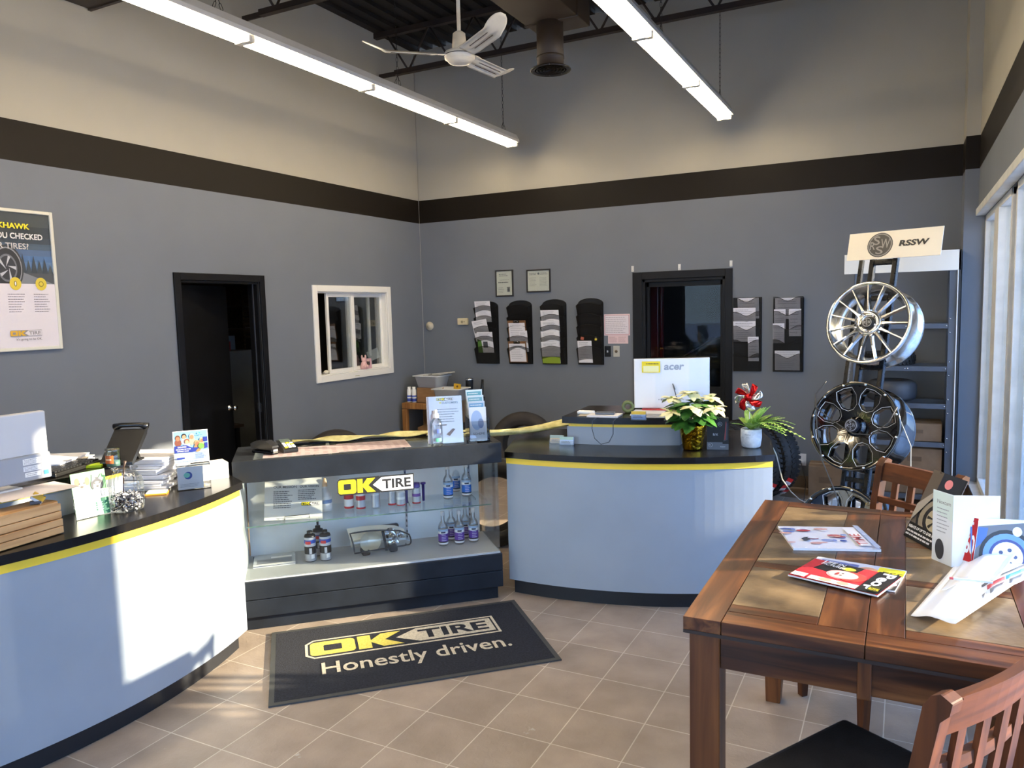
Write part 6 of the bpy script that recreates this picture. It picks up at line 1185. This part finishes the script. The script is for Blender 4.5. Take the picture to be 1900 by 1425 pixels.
# ---- chairs
CWD = woodmat('chair_wood', '3a1c0a', '552c10', '6e3b17', 0, .6, .8, .0); CWZ = woodmat('chair_leg_wood', '3a1c0a', '552c10', '6a3916', 2, .6, .8, .0); LEA = noisy('black_leather', '0d0d0d', '161616', 30, .42, .08)
def chair(lab, loc, rz):
    t = T('dining_chair', lab, 'chair', loc, rz); hw = .205
    b = MB(); b.box(-.21, .21, -.22, .2, .615, .655, LEA); b.build('seat', t, bevel=.028, seg=4)
    b = MB()
    for q_ in ((-.2, .2, -.205, -.18), (-.2, .2, .165, .19)): b.box(q_[0], q_[1], q_[2], q_[3], .545, .615, CWD)
    for xx in (-.2, .178): b.box(xx, xx+.022, -.18, .165, .545, .615, CWD)
    b.build('seat_frame', t, bevel=.002)
    for sx_ in (-1, 1):
        b = MB(); xx = sx_*.185; r_ = .022
        b.add([(xx-r_, -.21, .56), (xx+r_, -.21, .56), (xx+r_, -.166, .56), (xx-r_, -.166, .56), (xx-r_, -.21, .22), (xx+r_, -.21, .22), (xx+r_, -.166, .22), (xx-r_, -.166, .22), (xx-r_*.7, -.205, 0), (xx+r_*.7, -.205, 0), (xx+r_*.7, -.175, 0), (xx-r_*.7, -.175, 0)], [(0, 1, 2, 3)]+[(i, i+4, (i+1) % 4+4, (i+1) % 4) for i in range(4)]+[(i+4, i+8, (i+1) % 4+8, (i+1) % 4+4) for i in range(4)]+[(11, 10, 9, 8)], CWZ); b.build('leg', t, bevel=.002)
        b = MB(); pf_ = [(.235, 0), (.185, .35), (.185, .6), (.205, .85), (.235, 1.02), (.25, 1.045)]; pb_ = [(.275, 0), (.228, .35), (.228, .6), (.24, .85), (.268, 1.0), (.285, 1.02)]
        b.prism([(p_[0], p_[1]) for p_ in pf_]+[(.268, 1.055), (.29, 1.045)]+[(p_[0], p_[1]) for p_ in reversed(pb_)], -.019, .019, CWZ, FR(sx_*hw, 0, 0) @ Matrix(((0, 0, 1, 0), (1, 0, 0, 0), (0, 1, 0, 0), (0, 0, 0, 1)))); b.build('leg', t, bevel=.004, label='rear leg rising into the back post')
        b = MB(); b.prism([(0, 0), (.07, 0), (.07, .012), (.012, .07), (0, .07)], -.008, .008, CWD, FR(sx_*.163, -.188, .545) @ RZ(0 if sx_ < 0 else PI) @ RX(R(-90))); b.build('corner_brace', t)
        b = MB(); b.box(sx_*.185-.01, sx_*.185+.01, -.18, .2, .2, .235, CWD); b.build('stretcher', t, bevel=.002)
    b = MB(); b.box(-.18, .18, -.198, -.178, .26, .3, CWD); b.build('stretcher', t, bevel=.002)
    def curve(u): return .018*math.sin(PI*u)
    def rail(z0_, z1_, yz, th, mat=CWD, sag=0.0):
        b = MB(); n = 10
        for i in range(n):
            xa, xb = -hw+.017+(2*hw-.034)*i/n, -hw+.017+(2*hw-.034)*(i+1)/n; ya, yb = yz+curve(i/n), yz+curve((i+1)/n)
            b.add([(xa, ya, z0_), (xb, yb, z0_), (xb, yb+th, z0_), (xa, ya+th, z0_), (xa, ya+.02*sag, z1_), (xb, yb+.02*sag, z1_), (xb, yb+th+.02*sag, z1_), (xa, ya+th+.02*sag, z1_)], [(0, 3, 2, 1), (4, 5, 6, 7), (0, 1, 5, 4), (1, 2, 6, 5), (2, 3, 7, 6), (3, 0, 4, 7)], mat)
        return b
    rail(.955, 1.035, .232, .022, CWD, .9).build('top_rail', t); rail(.855, .882, .213, .02).build('middle_rail', t); rail(.70, .73, .2, .02).build('lower_rail', t)
    for k in range(4):
        u = (k+1)/5; xx = -hw+2*hw*u; yy = curve(u)
        b = MB(); b.add([(xx-.016, yy+.204, .72), (xx+.016, yy+.204, .72), (xx+.016, yy+.216, .72), (xx-.016, yy+.216, .72), (xx-.016, yy+.238, .965), (xx+.016, yy+.238, .965), (xx+.016, yy+.25, .965), (xx-.016, yy+.25, .965)], [(0, 3, 2, 1), (4, 5, 6, 7), (0, 1, 5, 4), (1, 2, 6, 5), (2, 3, 7, 6), (3, 0, 4, 7)], CWZ); b.build('slat', t)
    return t
chair('brown wooden chair at the far side of the table, its back towards the windows', (-.115, 3.545, 0), R(-45))
chair('brown wooden chair with a black seat in the near right corner', (-.045, 1.875, 0), R(-120.5))

# ================================================================ THINGS ON THE TABLE
ZT = .9008
def flat(name, corner, w_, h_, rz, t_, base, lab, cat, art=None, z=ZT, group=None, rx=-90):
    a = Art(w_, h_, t_, base, edge=M('e3e3e6', .6)); 
    if art: art(a, w_, h_)
    return a.build(name, loc=(corner[0], corner[1], z+t_), rot=(R(rx), 0, rz), label=lab, cat=cat, group=group)
def mag1(a, w_, h_):
    c_ = M('c9d3ea', .25); a.rect(0, 0, w_, h_, M('dfe3ef', .25)); rd = random.Random(8)
    for i in range(26): x_, z_ = rd.uniform(0, w_*.72), rd.uniform(.02, h_-.03); a.disc(x_, z_, rd.uniform(.008, .03), M(rd.choice(['3a57a8', 'b8454a', 'e6e9f4', '8ea3d6', 'd9a9a4', '4b4f5c', '6f86c9']), .25), rd.uniform(.005, .016), 10)
    a.rect(w_*.78, .02, w_*.92, h_-.03, M('eef0f7', .25)); a.text('TIME', w_*.9, .03, .035, M('c04a50', .3), w=.13, rot=R(90), off=.02); a.rect(w_*.935, 0, w_, h_, M('aebfdf', .25))
a_ = PZ(1472, 1021, ZT); b_ = PZ(1635, 1024, ZT); d_ = PZ(1461, 980, ZT)
flat('magazine', (a_.x, a_.y), (b_-a_).length, (d_-a_).length*.98, math.atan2(b_.y-a_.y, b_.x-a_.x), .008, M('dfe3ef', .25), 'blue and white magazine lying alone on the table', 'magazine', mag1)
def mag2(a, w_, h_):
    a.rect(0, 0, w_, h_, M('c8303a', .25)); a.poly([(w_*.12, h_*.55), (w_*.55, h_*.45), (w_*.6, h_), (.0+w_*.18, h_)], M('16161a', .3)); a.disc(w_*.46, h_*.82, .022, M('e8df3a', .3), .016)
    a.disc(w_*.5, h_*.5, .055, M('e2a3a2', .3), .042); a.disc(w_*.58, h_*.5, .045, M('d0443f', .3), .045); a.disc(w_*.49, h_*.5, .045, M('e9b7b2', .3), .036); a.disc(w_*.47, h_*.55, .004, INK); a.disc(w_*.47, h_*.46, .004, INK); a.disc(w_*.42, h_*.5, .005, M('9a3a3c', .3), .014)
    a.poly([(w_*.76, 0), (w_, 0), (w_, h_), (w_*.76, h_)], M('1a1a1e', .3)); a.text('Peop', w_*.78, h_*.96, .05, M('e6eef8', .3), w=h_*.86, rot=R(-90), off=.03)
    a.text('LIFE IN', w_*.14, h_*.9, .02, M('f2f2f2', .3), w=.07, off=.02, rot=R(-8)); a.text('PICTURES', w_*.14, h_*.78, .018, M('f2f2f2', .3), w=.08, off=.02, rot=R(-8)); a.rect(.005, .005, .05, .04, M('e9eef4', .3)); a.lines(.01, .01, .045, .035, 3, INK, 3, .4)
    a.rect(.06, 0, w_*.76, .035, M('d9d4d4', .3)); a.disc(w_*.4, .02, .02, M('d9a48a', .3), .014); a.disc(w_*.6, .02, .018, M('caa08a', .3), .014); a.rect(w_*.86, .01, w_*.97, .06, M('3a3b22', .3)); a.text('ROYAL', w_*.87, .02, .02, YEL, w=.03, off=.01)
def mag3(a, w_, h_):
    a.rect(0, 0, w_, h_, M('c9cfdd', .25)); a.rect(.02, h_-.1, w_*.5, h_-.02, M('5a6ba8', .3)); a.disc(w_*.62, h_-.06, .03, M('d09a7c', .3), .03); a.rect(w_*.72, h_-.12, w_, h_-.01, M('e8e02a', .3)); a.rect(w_*.5, h_-.12, w_*.7, h_-.09, M('7a4a9a', .3)); a.rect(w_*.8, .0, w_, .1, M('17171a', .3)); a.disc(w_*.92, .05, .02, M('d9a0a6', .3)); a.text('ESS', w_*.78, h_-.09, .04, INK, w=.06)
bb, cc_, dd = PZ(1630, 1112, ZT), PZ(1462, 1072, ZT), PZ(1690, 1048, ZT); rz_ = math.atan2(bb.y-cc_.y, bb.x-cc_.x)
flat('magazine', (cc_.x+.035, cc_.y+.035), .275, .21, rz_+R(9), .004, M('c9cfdd', .25), 'lower magazine with a yellow corner under the red one', 'magazine', mag3)
flat('magazine', (cc_.x, cc_.y), .275, .205, rz_, .005, M('c8303a', .25), 'red magazine with a face on its cover on top of another', 'magazine', mag2, ZT+.006)
# tent card with a tire picture
p1, p2 = PZ(1677, 993, ZT), PZ(1752, 1034, ZT); rz_ = math.atan2(p2.y-p1.y, p2.x-p1.x); BKP = M('121214', .3)
a = Art(.2, .27, .003, M('5b5147', .3)); w_ = .2
a.poly([(0, 0), (.2, 0), (.2, .055), (0, .06)], BKP); a.disc(.14, .1, .12, M('16161a', .3), .09); a.disc(.14, .1, .105, M('8a7f6c', .3), .078); a.disc(.14, .1, .08, M('1c1c20', .3), .06); a.disc(.14, .1, .06, M('a59a80', .3), .045); a.poly([(0, 0), (.2, 0), (.2, .055), (0, .06)], BKP)
for k in range(6): a.poly([(.14, .1), (.14+.055*math.cos(k), .1+.04*math.sin(k)), (.14+.055*math.cos(k+.3), .1+.04*math.sin(k+.3))], M('2b2a28', .3))
a.rect(.07, .17, .2, .27, M('1b2433', .3)); a.disc(.12, .235, .022, M('d9868c', .3), .018); a.text('ICEZERO', .085, .185, .018, M('e6eaf2', .3), w=.09, off=.02, shear=.2); a.rect(.07, .165, .2, .18, M('33567c', .3)); a.poly([(0, .06), (.07, .17), (.07, .2), (0, .13)], M('9c958a', .3))
a.text('REBATE OF UP TO $100 or $50', .01, .038, .012, WHITE, w=.18, off=.02); a.lines(.01, .008, .185, .034, 2, M('c9c9cc', .4), 14, .5)
t = T('tent_card', 'dark tent card with a tire picture standing on the table', 'display card', (p1.x, p1.y, ZT), rz_); a.build('front_panel', t, rot=(R(-24), 0, 0)); b = MB(); b.box(0, .2, 0, .002, 0, .255, BKP, FR(0, .215, 0) @ RX(R(24))); b.build('rear_panel', t)
# white printed trifold
p1 = PZ(1766, 1056, ZT); t = T('folded_display', 'tall white folded card standing on the table behind the brochures', 'display card', (p1.x, p1.y+.02, ZT), R(8))
a = Art(.09, .24, .002, M('d9dee2', .4)); a.poly([(0, .17), (.09, .15), (.09, .24), (0, .24)], M('cfe0da', .4)); a.text('Nexcam', .02, .2, .013, GRY, w=.06); a.lines(.02, .1, .075, .19, 7, M('9aa0a6', .5), 91, .25); a.disc(.035, .045, .02, M('3a3b3e', .4), .035); a.build('side_panel', t, loc=(-.045, .078, 0), rot=(0, 0, R(-60)))
a = Art(.14, .24, .002, M('eef0f0', .4)); a.build('front_panel', t, loc=(0, 0, 0), rot=(0, 0, R(10)))
# tire brochure with a picture
p1 = PZ(1800, 1062, ZT); t = T('brochure', 'open brochure with a large tire picture leaning behind the loose sheets', 'brochure', (p1.x+.005, p1.y+.02, ZT), R(10)); t.scale = (.85, .85, .85)
a = Art(.19, .2, .002, M('55565a', .3)); a.rect(0, 0, .19, .2, M('eceef0', .4)); a.poly([(0, .0), (.19, 0), (.19, .19), (0, .165)], M('6f7176', .3)); a.poly([(0, .07), (.05, .12), (.06, .165), (0, .165)], M('4a6fb8', .3)); a.disc(.12, .06, .095, M('26272b', .3), .1); a.disc(.12, .06, .082, M('6f9ae0', .3), .086); a.disc(.12, .06, .062, M('3d4a86', .3), .065); a.disc(.12, .06, .052, M('eceef4', .3), .055)
for k in range(5): q_ = k*2*PI/5; a.disc(.12+.026*math.cos(q_), .06+.026*math.sin(q_), .007, M('4b5578', .3))
a.disc(.155, .155, .016, M('eceef0', .3), .018); a.build('page', t, rot=(R(-12), 0, 0)); a = Art(.055, .2, .002, M('eef0f0', .4)); a.rect(.012, .03, .055, .2, M('b81f24', .4)); a.text('60', .016, .06, .075, WHITE, w=.036, off=.03); a.lines(.016, .165, .05, .19, 1, WHITE, 2); a.build('folded_page', t, loc=(-.038, .038, 0), rot=(R(-10), 0, R(-45))); b = MB(); b.box(0, .19, 0, .002, 0, .19, PAPER, FR(0, .09, 0) @ RX(R(12))); b.build('back_page', t)
# loose curved sheets
def sheet(corners, lift, lab, mat, z, art=None):
    P = [PZ(x_, y_, ZT+z) for x_, y_ in corners]
    def fn(u, v): p = P[0]*(1-u)*(1-v)+P[1]*u*(1-v)+P[2]*u*v+P[3]*(1-u)*v; return (p.x, p.y, ZT+z+lift*math.sin(PI*u)**2*.6+lift*max(0, u-.55)*1.6)
    b = MB(); b.grid(fn, 16, 8, mat); 
    if art: art(b, fn)
    return b.build('brochure', label=lab, cat='brochure', group='white brochures on the table', solid=.0012)
sheet(((1690, 1142), (1772, 1172), (1880, 1098), (1775, 1045)), .03, 'lowest white brochure lying nearest the table edge', M('f2f2f0', .4), .002)
def bars(b, fn):
    for (u0, u1, v0, v1, c) in ((.3, .6, .2, .3, 'c9444a'), (.62, .95, .2, .3, '5fc0d8'), (.1, .95, .34, .4, '55585c'), (.1, .28, .06, .16, '8a8d92'), (.34, .62, .06, .17, '8a8d92'), (.68, .95, .06, .17, '8a8d92')):
        m_ = M(c, .4); b.grid(lambda u, v: tuple(Vector(fn(u0+(u1-u0)*u, v0+(v1-v0)*v))+Vector((0, 0, .0015))), 4, 1, m_)
sheet(((1800, 1132), (1905, 1085), (1905, 1020), (1790, 1062)), .03, 'upper white brochure with coloured bars near the right edge', M('f2f2f0', .4), .012, bars)
sheet(((1745, 1095), (1850, 1100), (1900, 1030), (1798, 1030)), .06, 'middle white brochure of the loose heap', M('efefee', .4), .02)
b = MB(); p = PZ(1805, 1080, ZT+.05); b.box(-.05, .05, -.003, .003, 0, .006, M('b9c4cc', .4)); b.box(-.06, -.05, -.003, .003, 0, .006, M('b2444a', .4)); b.build('pen', loc=(p.x, p.y, ZT+.052), rz=R(4), label='thin pale pen with a red tip on the loose brochures', cat='pen')
# folded yellow covering draped between the case and the middle counter
YT = noisy('yellow_plastic_sheet', 'c9c07a', 'eee7a8', 14, .45, .3)
b = MB(); P0, P1 = Vector(CW(1.18, .44, 1.0)), Vector((-1.98, 5.0, 1.02))
def yf(u, v):
    p = P0.lerp(P1, u); s_ = (v-.5); return (p.x+.02*math.sin(u*9+v*5), p.y+s_*.16, p.z-.05*math.sin(PI*u)+.018*math.sin(v*14+u*4)-.02*abs(s_))
b.grid(yf, 24, 14, YT); b.build('yellow_sheet', label='crumpled yellow plastic sheet stretched from the display case to the middle counter', cat='plastic sheet', solid=.002)
b = MB()
def yf2(u, v): return (*CW(.3+.85*u, .40+.1*v, 0)[:2], 1.0+.012*math.sin(u*13+v*4)-.0*v)
b.grid(yf2, 24, 6, YT); b.build('yellow_wrap', label='yellow wrapping paper lying along the back edge of the display case top', cat='wrapping', solid=.002)
# entrance mat
RC = Vector((-3.16, 3.016, 0)); RU = (Vector((-2.08, 4.03, 0))-RC); rl = 1.475; MAT = noisy('mat_pile', '15161c', '262833', 90, .95, .9, bscale=300); EDG = M('3c3d3c', .7); CRE = noisy('cream_pile', 'b9ae98', 'd8cdb6', 80, .95, .5); YP = noisy('yellow_pile', 'c9b64a', 'e0cf66', 80, .95, .5)
ang = math.atan2(3.404-2.428, -1.517+2.544); rl, rw = 1.42, .845; o_ = Vector((-2.544, 2.428, 0))
b = Art(rl, rw, .008, EDG); b.rect(.025, .025, rl-.025, rw-.025, MAT); MK = MAT
logo(b, .20, .45, 1.0, .18, Y=YP, K=MAT, Wt=CRE, arrow=CRE, ring=CRE, tcol=MAT)
b.text('Honestly driven.', .25, .19, .17, CRE, w=.98, off=.012)
b.build('entrance_mat', loc=(o_.x, o_.y, .0085), rot=(R(-90), 0, ang), label='dark blue entrance mat with a yellow and cream shop logo on the tiles', cat='mat')
